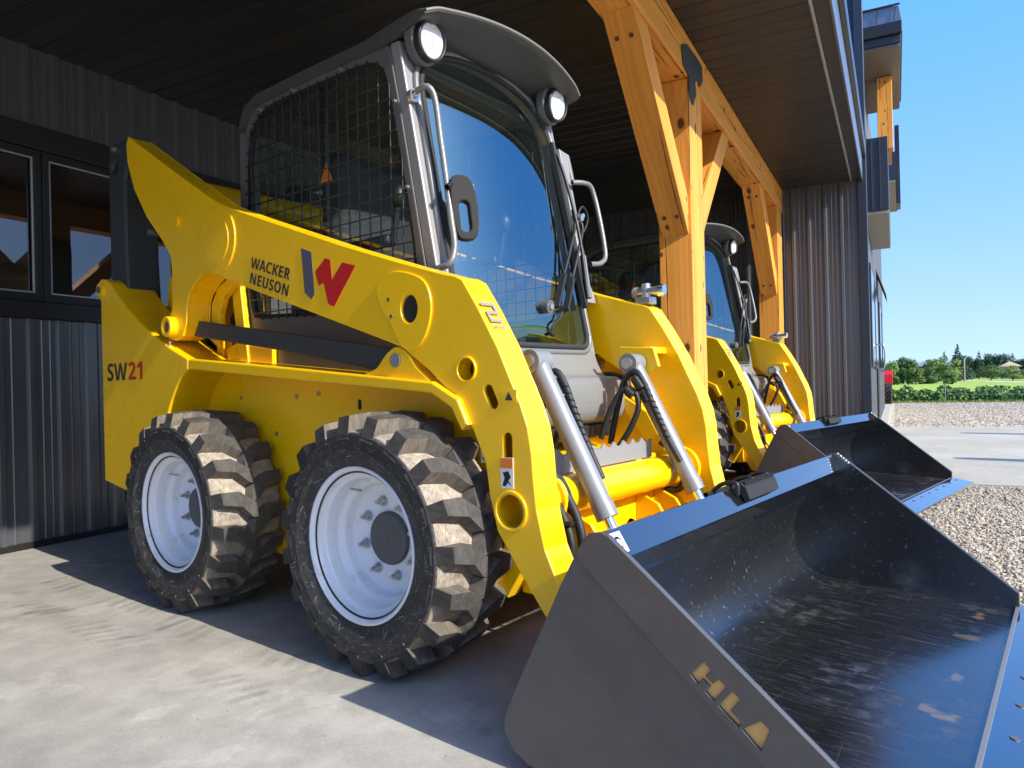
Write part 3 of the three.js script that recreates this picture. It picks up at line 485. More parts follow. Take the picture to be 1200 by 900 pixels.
    add('pin_boss', cyl([-1.21, 1.515, s * 0.597], [-1.21, 1.515, s * 0.612], 0.022, 0.022), mYellow, arm);
    add('pin', cyl([-1.42, 1.50, s * 0.50], [-1.42, 1.50, s * 0.615], 0.013, 0.013), mHub, arm);
    for (const [bx, by] of [[-0.005, 1.085], [0.005, 1.035]]) add('bolt', cyl([bx + 0.03, by, s * 0.605], [bx + 0.03, by, s * 0.609], 0.006, 0.006, 8), mHub, arm);
    add('arch_lip', ex([[-1.20, 1.06], [-1.155, 1.06], [-1.150, 1.18], [-1.10, 1.245], [-1.02, 1.277], [-0.93, 1.268], [-0.86, 1.242], [-0.86, 1.215], [-0.93, 1.24], [-1.0, 1.235], [-1.06, 1.20], [-1.09, 1.14], [-1.10, 1.0]], s * 0.47, s * 0.497, 0.003), mYellow, arm);
    if (s > 0) {
      const slope = Math.atan2(-0.070, 0.218);
      const put = (g, x, y, m) => { g.rotateZ(slope * 0.95); g.translate(x, y, 0.6002); return add('lettering', g, m, arm); };
      put(letters('WACKER', 0.039, 0.0012, 1.10), -0.700, 1.267, mBrownPrint);
      put(letters('NEUSON', 0.039, 0.0012, 1.10), -0.712, 1.213, mBrownPrint);
      add('emblem', ex([[-0.401, 1.296], [-0.346, 1.276], [-0.334, 1.137], [-0.352, 1.121], [-0.386, 1.146]], 0.6002, 0.6014, 0), mGreyPrint, arm);
      add('emblem', ex([[-0.327, 1.210], [-0.274, 1.247], [-0.249, 1.238], [-0.243, 1.172], [-0.191, 1.223], [-0.128, 1.205], [-0.236, 1.087], [-0.264, 1.098], [-0.285, 1.168], [-0.312, 1.162]], 0.6002, 0.6014, 0), mRed, arm);
      // print on the front face of the elbow
      const up = V(-0.506, 0.862, 0), nn = V(0.862, 0.506, 0), rr = V(0, 0, -1); const M = new THREE.Matrix4().makeBasis(rr, up, nn).setPosition(0.3905 + 0.0012, 0.9935 + 0.0008, 0.578);
      const two = merge([box(0, 0.052, 0, 0.011, 0, 0.001, 0), box(0, 0.011, 0, 0.034, 0.0001, 0.0011, 0), box(0, 0.052, 0.026, 0.037, 0.0002, 0.0012, 0), box(0.041, 0.052, 0.026, 0.062, 0.0003, 0.0013, 0), box(-0.008, 0.052, 0.054, 0.065, 0.0004, 0.0014, 0)]); two.applyMatrix4(M); add('lettering', two, mPaleGrey, arm);
      const spd = letters('SPEED', 0.012, 0.001, 1.15); spd.translate(-0.002, -0.022, 0); spd.applyMatrix4(M); add('lettering', spd, mPaleGrey, arm);
      // small labels on the outer plate
      const wl = part('warning_label', arm); add('label_back', box(0.432, 0.474, 0.555, 0.635, 0.6004, 0.602, 0.0004), mWhite, wl); add('label_band', box(0.433, 0.473, 0.607, 0.634, 0.6022, 0.603, 0), mOrange, wl); add('pictogram', ex([[0.438, 0.562], [0.446, 0.582], [0.440, 0.596], [0.458, 0.600], [0.466, 0.585], [0.458, 0.575], [0.468, 0.562], [0.455, 0.570], [0.448, 0.560]], 0.6022, 0.6032, 0), mBlackMatte, wl);
      const w2 = part('warning_label', arm); add('label_back', box(0.440, 0.490, 0.778, 0.812, 0.6004, 0.6016, 0.0004), mYellow, w2); add('pictogram', ex([[0.452, 0.784], [0.478, 0.784], [0.465, 0.806]], 0.6018, 0.6026, 0), mBrownPrint, w2);
    }
  }
  { // couplers on the left arm
    const cp = part('hydraulic_coupler', L); const z = -0.555; add('coupler_block', box(0.235, 0.30, 1.135, 1.165, z - 0.03, z + 0.03, 0.004), mSteel, cp);
    for (const [dx, dz, h] of [[0.0, -0.024, 0.045], [0.03, 0.022, 0.05]]) { add('coupler', merge([cyl([0.25 + dx, 1.16, z + dz], [0.25 + dx, 1.165 + h, z + dz], 0.018, 0.018, 6), cyl([0.215 + dx, 1.185, z + dz], [0.31 + dx, 1.185, z + dz], 0.015, 0.017, 14)]), mSteel, cp); add('coupler_tip', cyl([0.311 + dx, 1.185, z + dz], [0.33 + dx, 1.185, z + dz], 0.021, 0.021, 14), mChrome, cp); add('dust_cap', cyl([0.20 + dx, 1.185, z + dz], [0.214 + dx, 1.185, z + dz], 0.019, 0.019, 12), mBeige, cp); }
  }
  // --- links
  for (const s of [1, -1]) {
    add('rear_link', ex([[-1.84, 1.985], [-1.895, 1.975], [-1.925, 1.91], [-1.922, 1.353], [-1.89, 1.27], [-1.80, 1.235], [-1.75, 1.26], [-1.765, 1.45], [-1.765, 1.80], [-1.70, 1.94], [-1.76, 1.975]], s * 0.40, s * 0.555, 0.012, [ring(-1.86, 1.87, 0.028)]), mLink, L);
    add('rear_link_pin', cyl([-1.85, 1.955, s * 0.40], [-1.85, 1.955, s * 0.57], 0.016, 0.016), mSteel, L);
    add('control_link', ex([[-1.275, 1.115], [-1.25, 1.125], [-0.6, 1.03], [0.02, 0.940], [0.045, 0.925], [0.035, 0.90], [-0.03, 0.872], [-0.09, 0.878], [-0.6, 0.965], [-1.26, 1.062], [-1.29, 1.08]], s * 0.515, s * 0.55, 0.005), mLink, L);
    // lift cylinder behind the link
    add('lift_cylinder', cyl([-1.50, 0.92, s * 0.47], [-1.30, 1.45, s * 0.47], 0.032, 0.032), mLink, L);
  }
  add('rear_cross_tube', cyl([-1.56, 1.74, -0.5], [-1.56, 1.74, 0.5], 0.06), mYellow, L);

  // --- cab
  const cab = part('cab', L);
  const sideOut = [[-1.005, 0.98], [-1.015, 1.55], [-1.010, 1.72], [-0.997, 1.835], [-0.975, 1.885], [-0.939, 1.924], [-0.885, 1.955], [-0.815, 1.966], [-0.150, 1.962], [-0.136, 1.949], [-0.088, 1.722], [0.009, 1.20], [0.067, 0.90], [0.0, 0.86], [-0.95, 0.93]];
  const winHole = smooth([[-0.972, 1.15], [-0.980, 1.56], [-0.972, 1.765], [-0.945, 1.855], [-0.90, 1.905], [-0.84, 1.930], [-0.765, 1.938], [-0.50, 1.938], [-0.25, 1.932], [-0.19, 1.912], [-0.154, 1.872], [-0.132, 1.80], [-0.08, 1.55], [-0.026, 1.235], [-0.035, 1.12], [-0.10, 1.09], [-0.80, 1.10], [-0.93, 1.11]], true, 4);
  for (const s of [1, -1]) {
    const sf = add('side_frame', ex(sideOut, s * 0.405, s * 0.43, 0.006, [winHole]), mCharcoal, cab);
    const gl = new THREE.ShapeGeometry(poly(inset(winHole, -0.006))); gl.translate(0, 0, s * 0.409); const sw = add('side_window', gl, mGlassSide, cab);
    // gasket
    add('window_seal', ex(winHole, s * 0.4105, s * 0.4275, 0.002, [inset(winHole, 0.018)]), mBlackMatte, cab);
    // wire mesh screen
    const wires = []; const inside = winHole; const span = (horizontal, k) => { const xs = []; for (let i = 0; i < inside.length; i++) { const a = inside[i], b = inside[(i + 1) % inside.length]; const [p, q] = horizontal ? [a[1], b[1]] : [a[0], b[0]]; if ((p - k) * (q - k) < 0) { const t = (k - p) / (q - p); xs.push(horizontal ? a[0] + t * (b[0] - a[0]) : a[1] + t * (b[1] - a[1])); } } xs.sort((m, n) => m - n); return xs.length >= 2 ? [xs[0], xs[xs.length - 1]] : null; };
    for (let x = -0.94; x < -0.04; x += 0.0535) { const q = span(false, x); if (q) wires.push(cyl([x, q[0], s * 0.434], [x, q[1], s * 0.434], 0.0027, 0.0027, 5)); }
    for (let y = 1.13; y < 1.93; y += 0.0535) { const q = span(true, y); if (q) wires.push(cyl([q[0], y, s * 0.4375], [q[1], y, s * 0.4375], 0.0027, 0.0027, 5)); }
    const ms = add('mesh_screen', merge(wires), mBlackPlastic, cab);
    for (const [bx, by] of [[-0.87, 1.925], [-0.66, 1.945], [-0.38, 1.943], [-0.112, 1.76], [-0.062, 1.47], [-0.018, 1.20]]) add('bolt', cyl([bx, by, s * 0.43], [bx, by, s * 0.442], 0.007, 0.006, 8), mSteel, cab);
    add('inner_bar', box(-0.54, -0.515, 1.12, 1.935, s * 0.385, s * 0.403, 0.003), mBlackPlastic, cab);
  }
  // front frame: outline in (z, y), sheared to the slope of the windscreen
  const FX = y => 0.2786 - 0.193 * y;
  const half = y => { // half width of the windscreen at height y
    const y0 = 0.965, r = 0.05; if (y < y0 + r) return 0.375 - r + Math.sqrt(Math.max(0, r * r - (y0 + r - y) ** 2)); if (y < 1.76) return 0.375 - 0.010 * (y - 1.0); const t = Math.min(1, (y - 1.76) / 0.235); return 0.3675 * Math.sqrt(Math.max(0, 1 - t ** 3.0)) ; };
  const ys = []; for (let i = 0; i <= 46; i++) { const t = i / 46; ys.push(0.965 + 1.029 * (0.5 - 0.5 * Math.cos(Math.PI * t))); }
  const scr = [...ys.map(y => [half(y), y]), ...ys.slice(0, -1).reverse().map(y => [-half(y), y])].filter((p, i, a) => i === 0 || Math.hypot(p[0] - a[i - 1][0], p[1] - a[i - 1][1]) > 1e-4);
  const shear = (g, off) => { const p = g.attributes.position; for (let i = 0; i < p.count; i++) { const z = p.getX(i), y = p.getY(i), d = p.getZ(i); p.setXYZ(i, FX(y) + d + off, y, -z); } g.computeVertexNormals(); return g; };
  add('front_frame', shear(ex([[-0.4275, 0.86], [0.4275, 0.86], [0.4275, 1.955], [0.30, 1.998], [0, 2.012], [-0.30, 1.998], [-0.4275, 1.955]], -0.037, 0.006, 0.005, [scr]), 0), mSilver, cab);
  { // windscreen
    const nu = 24, v = [], idx = []; for (let j = 0; j < ys.length; j++) { const y = ys[j], w = half(y), t = j / (ys.length - 1); for (let i = 0; i <= nu; i++) { const u = i / nu * 2 - 1; const tt = (y - 0.965) / 1.029, b = 0.045 * (1 - (u * w / 0.375) ** 2) * (1 - (2 * tt - 1) ** 6); v.push(FX(y) + 0.012 + b, y, -u * w); } }
    for (let j = 0; j < ys.length - 1; j++) for (let i = 0; i < nu; i++) { const a = j * (nu + 1) + i, b = a + nu + 1; idx.push(a, a + 1, b, b, a + 1, b + 1); }
    const g = new THREE.BufferGeometry(); g.setAttribute('position', new THREE.Float32BufferAttribute(v, 3)); g.setIndex(idx); g.computeVertexNormals(); const gl = add('windscreen', g, mGlassDark, cab);
    const dense = new THREE.CatmullRomCurve3(scr.map(([z, y]) => V(FX(y) + 0.014, y, -z)), true, 'centripetal');
    add('seal', new THREE.TubeGeometry(dense, 220, 0.011, 8, true), mRubber, gl);
    const dense2 = new THREE.CatmullRomCurve3(inset(scr, -0.020).map(([z, y]) => V(FX(y) + 0.010, y, -z)), true, 'centripetal'); add('door_frame', new THREE.TubeGeometry(dense2, 220, 0.0115, 8, true), mHandle, cab);
    // heating wires in the upper glass left out: too fine
  }
  // nose
  const mNose = std(lin(0.19, 0.19, 0.18), 0.42, 0.1); add('nose_panel', ex(smooth([[0.098, 0.955], [0.125, 0.90], [0.155, 0.855], [0.215, 0.845], [0.235, 0.82], [0.238, 0.72], [0.215, 0.685], [0.12, 0.66], [0.0, 0.68], [0.0, 0.94]], true, 5), -0.425, 0.425, 0.02), mNose, cab);
  add('nose_cover', box(0.02, 0.20, 0.62, 0.672, -0.40, 0.40, 0.01), mBlackPlastic, cab);
  add('nose_side', ex(smooth([[0.20, 0.86], [0.245, 0.83], [0.25, 0.70], [0.20, 0.655], [0.10, 0.66], [0.12, 0.86]], true, 4), -0.455, -0.427, 0.006), mBlackPlastic, cab);
  // roof shell
  { const st = []; const nz = 20; const prof = z => { const k = 1 - (z / 0.445) ** 2, e = Math.abs(z) > 0.40 ? (Math.abs(z) - 0.40) / 0.045 : 0; const up = 0.042 * k - 0.012 * e * e, fr = 0.062 * k;
      return [[-1.015 + 0.01 * e, 1.86], [-1.005 + 0.01 * e, 1.905], [-0.965, 1.957], [-0.88, 1.99 + up * 0.5], [-0.60, 2.002 + up], [-0.25, 2.004 + up], [-0.10, 2.022 + up], [0.0 + fr, 2.030 + up], [0.043 + fr, 2.016 + up], [0.046 + fr, 2.004 + up], [0.030 + fr, 1.996 + up], [-0.03 + fr * 0.5, 1.985 + up], [-0.085, 1.966 + up], [-0.14, 1.962 + up], [-0.50, 1.955], [-0.90, 1.945], [-0.98, 1.88]]; };
    const n = prof(0).length, v = [], idx = []; for (let j = 0; j <= nz; j++) { const z = -0.445 + 0.89 * j / nz; for (const [x, y] of prof(z)) v.push(x, y, z); }
    for (let j = 0; j < nz; j++) for (let i = 0; i < n; i++) { const a = j * n + i, b = j * n + (i + 1) % n; idx.push(a, b, a + n, b, b + n, a + n); }
    const g0 = new THREE.BufferGeometry(); g0.setAttribute('position', new THREE.Float32BufferAttribute(v, 3)); g0.setIndex(idx);
    let g = g0.toNonIndexed(); g.computeVertexNormals();
    const caps = [0, nz].map(j => { const z = -0.445 + 0.89 * j / nz; const c = new THREE.ShapeGeometry(poly(prof(z))); c.translate(0, 0, z); c.deleteAttribute('uv'); return c.toNonIndexed(); });
    g = mergeGeometries([g, ...caps]); add('roof', g, mRoof, cab);
    const lip = []; for (let j = 0; j <= 20; j++) { const z = -0.443 + 0.886 * j / 20, q = prof(z)[8]; lip.push([q[0] + 0.002, q[1] - 0.004, z]); } add('visor_lip', tube(lip, 0.006, 6, 60), std(lin(0.16, 0.155, 0.145), 0.4), cab); }
  add('rear_frame', ex([[-0.43, 0.95], [0.43, 0.95], [0.43, 1.90], [-0.43, 1.90]], -1.03, -1.0, 0.006, [[[-0.36, 1.25], [0.36, 1.25], [0.36, 1.84], [-0.36, 1.84]]]).rotateY(0).applyMatrix4(new THREE.Matrix4().set(0, 0, 1, 0, 0, 1, 0, 0, -1, 0, 0, 0, 0, 0, 0, 1)), mCharcoal, cab);
  { const g = new THREE.PlaneGeometry(0.74, 0.61); g.rotateY(-Math.PI / 2); g.translate(-1.012, 1.545, 0); add('rear_window', g, mGlassSide, cab); }
  add('cab_floor', box(-0.99, 0.06, 0.90, 0.94, -0.40, 0.40, 0.005), mBlackMatte, cab);
  add('lower_side', box(-0.98, 0.02, 0.94, 1.085, 0.36, 0.402, 0.004), mBlackMatte, cab); add('lower_side', box(-0.98, 0.02, 0.94, 1.085, -0.402, -0.36, 0.004), mBlackMatte, cab);
  add('headliner', box(-0.97, -0.15, 1.938, 1.952, -0.40, 0.40, 0.004), mRoof, cab);
  const seat = part('seat', L);
  add('cushion', box(-0.72, -0.25, 1.08, 1.20, -0.24, 0.24, 0.05, 4), mSeat, seat); add('backrest', (() => { const g = box(-0.80, -0.66, 1.18, 1.78, -0.23, 0.23, 0.06, 4); return g; })(), mSeat, seat); add('pedestal', box(-0.70, -0.30, 0.94, 1.08, -0.2, 0.2, 0.01), mBlackMatte, seat);
  for (const s of [1, -1]) { add('armrest', box(-0.62, -0.28, 1.33, 1.37, s * 0.27, s * 0.33, 0.015, 2), mBlackPlastic, seat); add('joystick', merge([cyl([-0.28, 1.34, s * 0.30], [-0.25, 1.48, s * 0.30], 0.012), new THREE.SphereGeometry(0.028, 12, 8).scale(1, 1.5, 1).translate(-0.247, 1.50, s * 0.30)]), mBlackPlastic, seat); }
  { const t = part('warning_sticker', L); const g = ex([[-0.545, 1.58], [-0.475, 1.58], [-0.51, 1.65]], 0.4035, 0.4045, 0); add('sticker', g, mOrange, t); }
  // lamps under the visor
  for (const s of [1, -1]) {
    const lp = part('work_lamp', L); lp.position.set(-0.015, 1.952, s * 0.362); lp.rotation.set(0, 0, -0.16);
    add('housing', revolve([[0.0005, -0.07], [0.045, -0.07], [0.064, -0.03], [0.066, 0.008], [0.063, 0.014], [0.056, 0.014], [0.055, 0.006]], 36).rotateY(Math.PI / 2), mBlackPlastic, lp);
    add('reflector', revolve([[0.0005, -0.028], [0.02, -0.024], [0.042, -0.008], [0.0545, 0.006]], 32).rotateY(Math.PI / 2), mReflector, lp);
    { const g = merge([...Array(9)].map((_, i) => { const y = -0.04 + i * 0.01, w = Math.sqrt(0.052 ** 2 - y * y); return cyl([0.0062, y, -w], [0.0062, y, w], 0.0011, 0.0011, 4); })); add('lens_ribs', g, mLens, lp); }
    add('lens', revolve([[0.0545, 0.006], [0.03, 0.010], [0.0005, 0.0112]], 32).rotateY(Math.PI / 2), mLens, lp);
    add('bracket', ex(smooth([[-0.075, 0.01], [-0.05, 0.06], [0.05, 0.062], [0.075, 0.01], [0.045, -0.055], [0, -0.078], [-0.045, -0.055]], true, 4), -0.05, -0.012, 0.006).rotateY(Math.PI / 2), mCharcoal, lp);
  }
  // handles
  add('grab_handle', tube([[-0.028, 1.775, 0.418], [0.012, 1.782, 0.412], [0.024, 1.765, 0.398], [0.045, 1.60, 0.386], [0.085, 1.36, 0.392], [0.104, 1.25, 0.400], [0.098, 1.205, 0.418], [0.055, 1.195, 0.425]], 0.0105, 10, 60), mHandle, L);
  for (const [x, y] of [[-0.045, 1.765], [0.058, 1.185]]) add('handle_foot', merge([cyl([x - 0.01, y, 0.415], [x + 0.008, y, 0.415], 0.022, 0.022, 16), cyl([x + 0.008, y, 0.415], [x + 0.018, y, 0.415], 0.010, 0.010, 8)]), mSteel, L);
  add('grab_handle', tube([[0.0, 1.655, -0.445], [0.02, 1.66, -0.50], [0.025, 1.655, -0.545], [0.033, 1.61, -0.565], [0.075, 1.40, -0.565], [0.083, 1.345, -0.555], [0.082, 1.32, -0.52], [0.07, 1.31, -0.46]], 0.0105, 10, 60), mHandle, L);
  add('hinge_plate', ex([[-0.428, 1.80], [-0.50, 1.79], [-0.505, 1.72], [-0.475, 1.70], [-0.470, 1.22], [-0.485, 1.19], [-0.485, 1.15], [-0.428, 1.15]].map(([z, y]) => [-z, y]), 0.0, 0.02, 0.003).applyMatrix4(new THREE.Matrix4().set(0, -0.193, 1, 0.2786, 0, 1, 0, 0, -1, 0, 0, 0, 0, 0, 0, 1)), mSilver, L);
  add('hinge_knuckle', cyl([-0.03, 1.66, -0.49], [-0.048, 1.75, -0.49], 0.014, 0.014), mCharcoal, L);
  add('hinge_knuckle', cyl([0.05, 1.16, -0.46], [0.036, 1.22, -0.46], 0.018, 0.018), mCharcoal, L);
  { // mirror
    const mi = part('mirror', L); mi.position.set(0.100, 1.390, 0.352); mi.rotation.set(0, 0.95, 0.10);
    const o = smooth([[-0.022, -0.098], [0.026, -0.102], [0.042, -0.07], [0.042, 0.06], [0.024, 0.095], [-0.024, 0.098], [-0.036, 0.06], [-0.034, -0.06]], true, 4);
    add('mirror_shell', ex(o, -0.022, 0.016, 0.004, [slot(0.002, -0.030, 0.034, 0.10)]), mBlackMatte, mi); add('mirror_back', ex([[0.030, -0.08], [0.046, -0.07], [0.046, 0.07], [0.030, 0.085]], -0.03, 0.008, 0.006), mHandle, mi); add('mirror_arm', tube([[0.0, 0.075, -0.02], [-0.02, 0.08, 0.0], [-0.05, 0.06, 0.03]], 0.009), mBlackPlastic, mi);
  }
  { // wipers on the left of the glass
    const wp = part('wiper', L); const q = (y, z, o) => [FX(y) + o, y, z];
    add('wiper_motor', cyl(q(1.108, -0.066, 0.03), q(1.103, -0.066, 0.075), 0.026, 0.024), mHub, wp);
    add('wiper_motor_cap', cyl(q(1.1025, -0.066, 0.0752), q(1.102, -0.066, 0.082), 0.012, 0.010), mSteel, wp);
    add('wiper_arm', bar(q(1.105, -0.126, 0.06), q(1.24, -0.215, 0.062), 0.024, 0.014), mBlackPlastic, wp);
    add('wiper_arm', tube([q(1.22, -0.20, 0.064), q(1.34, -0.285, 0.066), q(1.451, -0.357, 0.066), q(1.52, -0.372, 0.06)], 0.006), mBlackPlastic, wp);
    add('wiper_arm', bar(q(1.10, -0.186, 0.06), q(1.23, -0.270, 0.062), 0.024, 0.014), mBlackPlastic, wp);
    add('wiper_arm', tube([q(1.21, -0.255, 0.064), q(1.34, -0.34, 0.068), q(1.46, -0.412, 0.068), q(1.49, -0.40, 0.064)], 0.006), mBlackPlastic, wp);
    add('arm_joint', merge([cyl(q(1.485, -0.387, 0.05), q(1.485, -0.387, 0.09), 0.012), cyl(q(1.50, -0.41, 0.05), q(1.50, -0.41, 0.085), 0.009)]), mSteel, wp);
    add('wiper_blade', bar(q(1.12, -0.352, 0.045), q(1.80, -0.346, 0.035), 0.016, 0.024), mBlackMatte, wp);
    add('blade_spring', tube([q(1.16, -0.356, 0.064), q(1.40, -0.364, 0.074), q(1.62, -0.362, 0.064), q(1.75, -0.352, 0.052)], 0.007), mBlackPlastic, wp);
    add('blade_clip', bar(q(1.158, -0.368, 0.06), q(1.335, -0.385, 0.06), 0.022, 0.016), mBlackPlastic, wp);
    add('washer_hose', tube([q(1.092, -0.16, 0.06), q(1.06, -0.135, 0.055), q(1.04, -0.10, 0.05), q(1.01, -0.094, 0.04)], 0.004), mHose, wp);
    add('washer_nozzle', cyl(q(1.015, -0.094, 0.03), q(1.0, -0.094, 0.045), 0.009, 0.007, 8), mBlackPlastic, wp);
    add('washer_hose', tube([q(1.50, -0.40, 0.06), q(1.545, -0.44, 0.07), q(1.51, -0.485, 0.06), q(1.45, -0.465, 0.04), q(1.43, -0.44, 0.03)], 0.004), mHose, wp);
  }
  // --- front end
  for (const s of [1, -1]) {
    const tc = part('tilt_cylinder', L); const A = [0.345, 0.880, s * 0.30], B = [0.572, 0.445, s * 0.30], C = [0.645, 0.305, s * 0.30];
    add('barrel', cyl(A, B, 0.031, 0.031, 28), mCylinder, tc); add('gland', cyl([0.556, 0.476, s * 0.30], [0.574, 0.441, s * 0.30], 0.0335, 0.0335, 28), mCylinder, tc); add('rod', cyl(B, C, 0.015, 0.015, 20), mChrome, tc);
    add('eye', cyl([0.338, 0.893, s * 0.262], [0.338, 0.893, s * 0.338], 0.036, 0.036, 24), mCylinder, tc); add('pin', cyl([0.338, 0.893, s * 0.25], [0.338, 0.893, s * 0.35], 0.020, 0.020), mSteel, tc);
    add('rod_eye', cyl([0.65, 0.295, s * 0.27], [0.65, 0.295, s * 0.33], 0.030, 0.030), mYellow, tc);
    if (s < 0) add('cylinder_bracket', ex([[0.26, 0.96], [0.40, 0.95], [0.42, 0.88], [0.36, 0.84], [0.27, 0.86]], s * 0.345, s * 0.365, 0.003), mYellow, tc);
    if (s < 0) add('bracket_web', box(0.28, 0.38, 0.93, 0.955, s * 0.365, s * 0.497, 0.004), mYellow, tc); else add('bracket_web', box(0.24, 0.33, 0.85, 0.875, 0.34, 0.497, 0.004), mYellow, tc);
    const hs = part('hydraulic_hose', L);
    const Z = s * 0.30;
    const q = s * 0.047; // inboard of the barrel
    add('hose', tube([[0.27, 0.60, Z - q * 1.2], [0.30, 0.74, Z - q], [0.335, 0.84, Z - q], [0.375, 0.862, Z - q], [0.405, 0.825, Z - q], [0.44, 0.74, Z - q * 0.95], [0.49, 0.63, Z - q * 0.9], [0.535, 0.545, Z - q * 0.8]], 0.0115, 8, 60), mHose, hs);
    add('hose', tube([[0.25, 0.62, Z - q * 1.9], [0.29, 0.73, Z - q * 1.7], [0.335, 0.795, Z - q * 1.5], [0.375, 0.79, Z - q * 1.3], [0.39, 0.74, Z - q * 1.25], [0.36, 0.66, Z - q * 1.4], [0.31, 0.58, Z - q * 1.7]], 0.0105, 8, 60), mHose, hs);
    { const rg = []; for (let k = 0; k < 10; k++) { const t = k / 9; rg.push(new THREE.TorusGeometry(0.0118, 0.0022, 5, 10).rotateX(1.2).translate(0.41 + 0.08 * t, 0.815 - 0.185 * t, Z - q * 0.95)); } add('spiral_guard', merge(rg), mHose, hs); }
    add('fitting', merge([cyl([0.40, 0.80, Z - q * 1.1], [0.375, 0.835, Z - q * 1.1], 0.018, 0.018, 10), cyl([0.37, 0.775, Z - q * 1.3], [0.345, 0.80, Z - q * 1.4], 0.017, 0.017, 6), cyl([0.42, 0.755, Z - q], [0.405, 0.785, Z - q], 0.015, 0.015, 6)]), mBlackPlastic, hs);
    add('tube_collar', ex(ring(0.44, 0.50, 0.080), s * 0.455, s * 0.475, 0.004), mYellow, L);
    add('tube_collar', ex(ring(0.44, 0.50, 0.072), s * 0.40, s * 0.418, 0.004), mYellow, L);
    add('arm_gusset', ex([[0.44, 0.58], [0.56, 0.36], [0.66, 0.20], [0.58, 0.15], [0.42, 0.40]], s * 0.39, s * 0.405, 0.003), mYellow, L);
    add('hose', tube([[0.40, 0.60, s * 0.385], [0.47, 0.555, s * 0.385], [0.50, 0.49, s * 0.385], [0.47, 0.43, s * 0.385], [0.42, 0.425, s * 0.38]], 0.012), mHose, L);
    add('hose', tube([[0.40, 0.64, s * 0.41], [0.468, 0.56, s * 0.40], [0.524, 0.47, s * 0.395], [0.55, 0.40, s * 0.40], [0.545, 0.32, s * 0.40], [0.53, 0.24, s * 0.39]], 0.013), mHose, L);
    add('hose', tube([[0.38, 0.62, s * 0.435], [0.448, 0.55, s * 0.43], [0.505, 0.46, s * 0.425], [0.535, 0.39, s * 0.43], [0.53, 0.31, s * 0.43], [0.51, 0.23, s * 0.42]], 0.012), mHose, L);
    add('hose_clamp', bar([0.50, 0.435, s * 0.375], [0.52, 0.445, s * 0.45], 0.05, 0.012), mBlackPlastic, L);
  }
  add('torque_tube', cyl([0.44, 0.50, -0.498], [0.44, 0.50, 0.498], 0.056, 0.056, 36), mYellow, L);
  { const st = part('foot_step', L); const teeth = []; for (let i = 0; i < 9; i++) teeth.push([0.30 - i * 0.065, 0.628], [0.30 - i * 0.065 - 0.02, 0.612], [0.30 - i * 0.065 - 0.045, 0.612]); 
    const o = [[0.32, 0.555], [0.32, 0.628], ...teeth, [-0.29, 0.62], [-0.29, 0.555]].map(([z, y]) => [-z, y]); add('tread_plate', ex(o, 0.405, 0.413, 0.001).rotateY(Math.PI / 2), mSilver, st); add('shelf', box(0.33, 0.404, 0.556, 0.562, -0.28, 0.31, 0.002), mSilver, st); for (const z of [-0.2, 0.2]) add('strut', box(0.385, 0.41, 0.545, 0.5555, z - 0.02, z + 0.02, 0.003), mYellow, st); }
  add('front_wall', box(0.345, 0.385, 0.22, 0.56, -0.41, 0.41, 0.006), mYellow, L);
  for (const z of [-0.36, -0.22, 0.22, 0.36]) add('web_plate', ex([[0.386, 0.24], [0.386, 0.44], [0.47, 0.40], [0.56, 0.26], [0.55, 0.16], [0.44, 0.16]], z - 0.008, z + 0.008, 0.002), mYellow, L);
  { const cp = part('coupler_plate', L); add('plate', ex([[0.605, 0.10], [0.628, 0.10], [0.738, 0.40], [0.715, 0.41]], -0.50, 0.50, 0.004), mYellow, cp); for (const z of [-0.40, -0.27, 0.27, 0.40]) add('lug', ex([[0.57, 0.16], [0.56, 0.20], [0.61, 0.33], [0.70, 0.37], [0.615, 0.12]], z - 0.012, z + 0.012, 0.003), mYellow, cp); for (const s of [1, -1]) add('latch_lever', tube([[0.69, 0.36, s * 0.36], [0.68, 0.43, s * 0.38], [0.70, 0.46, s * 0.39]], 0.010), mBlackPlastic, cp); }

  // --- bucket
  const bk = part('bucket', L, 'glossy black low profile bucket');
  const W2 = 0.8715;
  const side = [[0.868, 0.530], [0.895, 0.534], [0.912, 0.528], [1.461, 0.090], [1.461, 0.026], [0.752, 0.020], [0.70, 0.026], [0.660, 0.046], [0.640, 0.080], [0.640, 0.108], [0.691, 0.215], [0.743, 0.314], [0.795, 0.417], [0.850, 0.515]];
  // text cut through the near plate, along the sloping edge
  const ed = V(0.782, -0.623, 0), up2 = V(0.623, 0.782, 0), o2 = [1.0725, 0.2985];
  const TP = (u, v) => [o2[0] + u * ed.x + v * up2.x, o2[1] + u * ed.y + v * up2.y];
  const cut = [[[0.0, 0.002], [0.018, 0.0], [0.020, 0.038], [0.002, 0.040]], [[0.036, 0.0], [0.055, 0.0], [0.055, 0.037], [0.037, 0.037]], [[0.018, 0.0135], [0.0185, 0.022], [0.0365, 0.022], [0.036, 0.0135]], [[0.066, 0.0], [0.110, 0.0], [0.110, 0.010], [0.084, 0.011], [0.084, 0.040], [0.066, 0.040]], [[0.116, 0.002], [0.158, 0.0], [0.152, 0.022], [0.146, 0.040], [0.128, 0.040]]];
  const cutH = [[[0.0, 0.002], [0.018, 0.0], [0.0185, 0.0135], [0.036, 0.0135], [0.036, 0.0], [0.055, 0.0], [0.055, 0.037], [0.037, 0.037], [0.0365, 0.022], [0.0188, 0.022], [0.020, 0.038], [0.002, 0.040]], cut[3], cut[4]].map(a => a.map(([u, v]) => TP(u, v)));
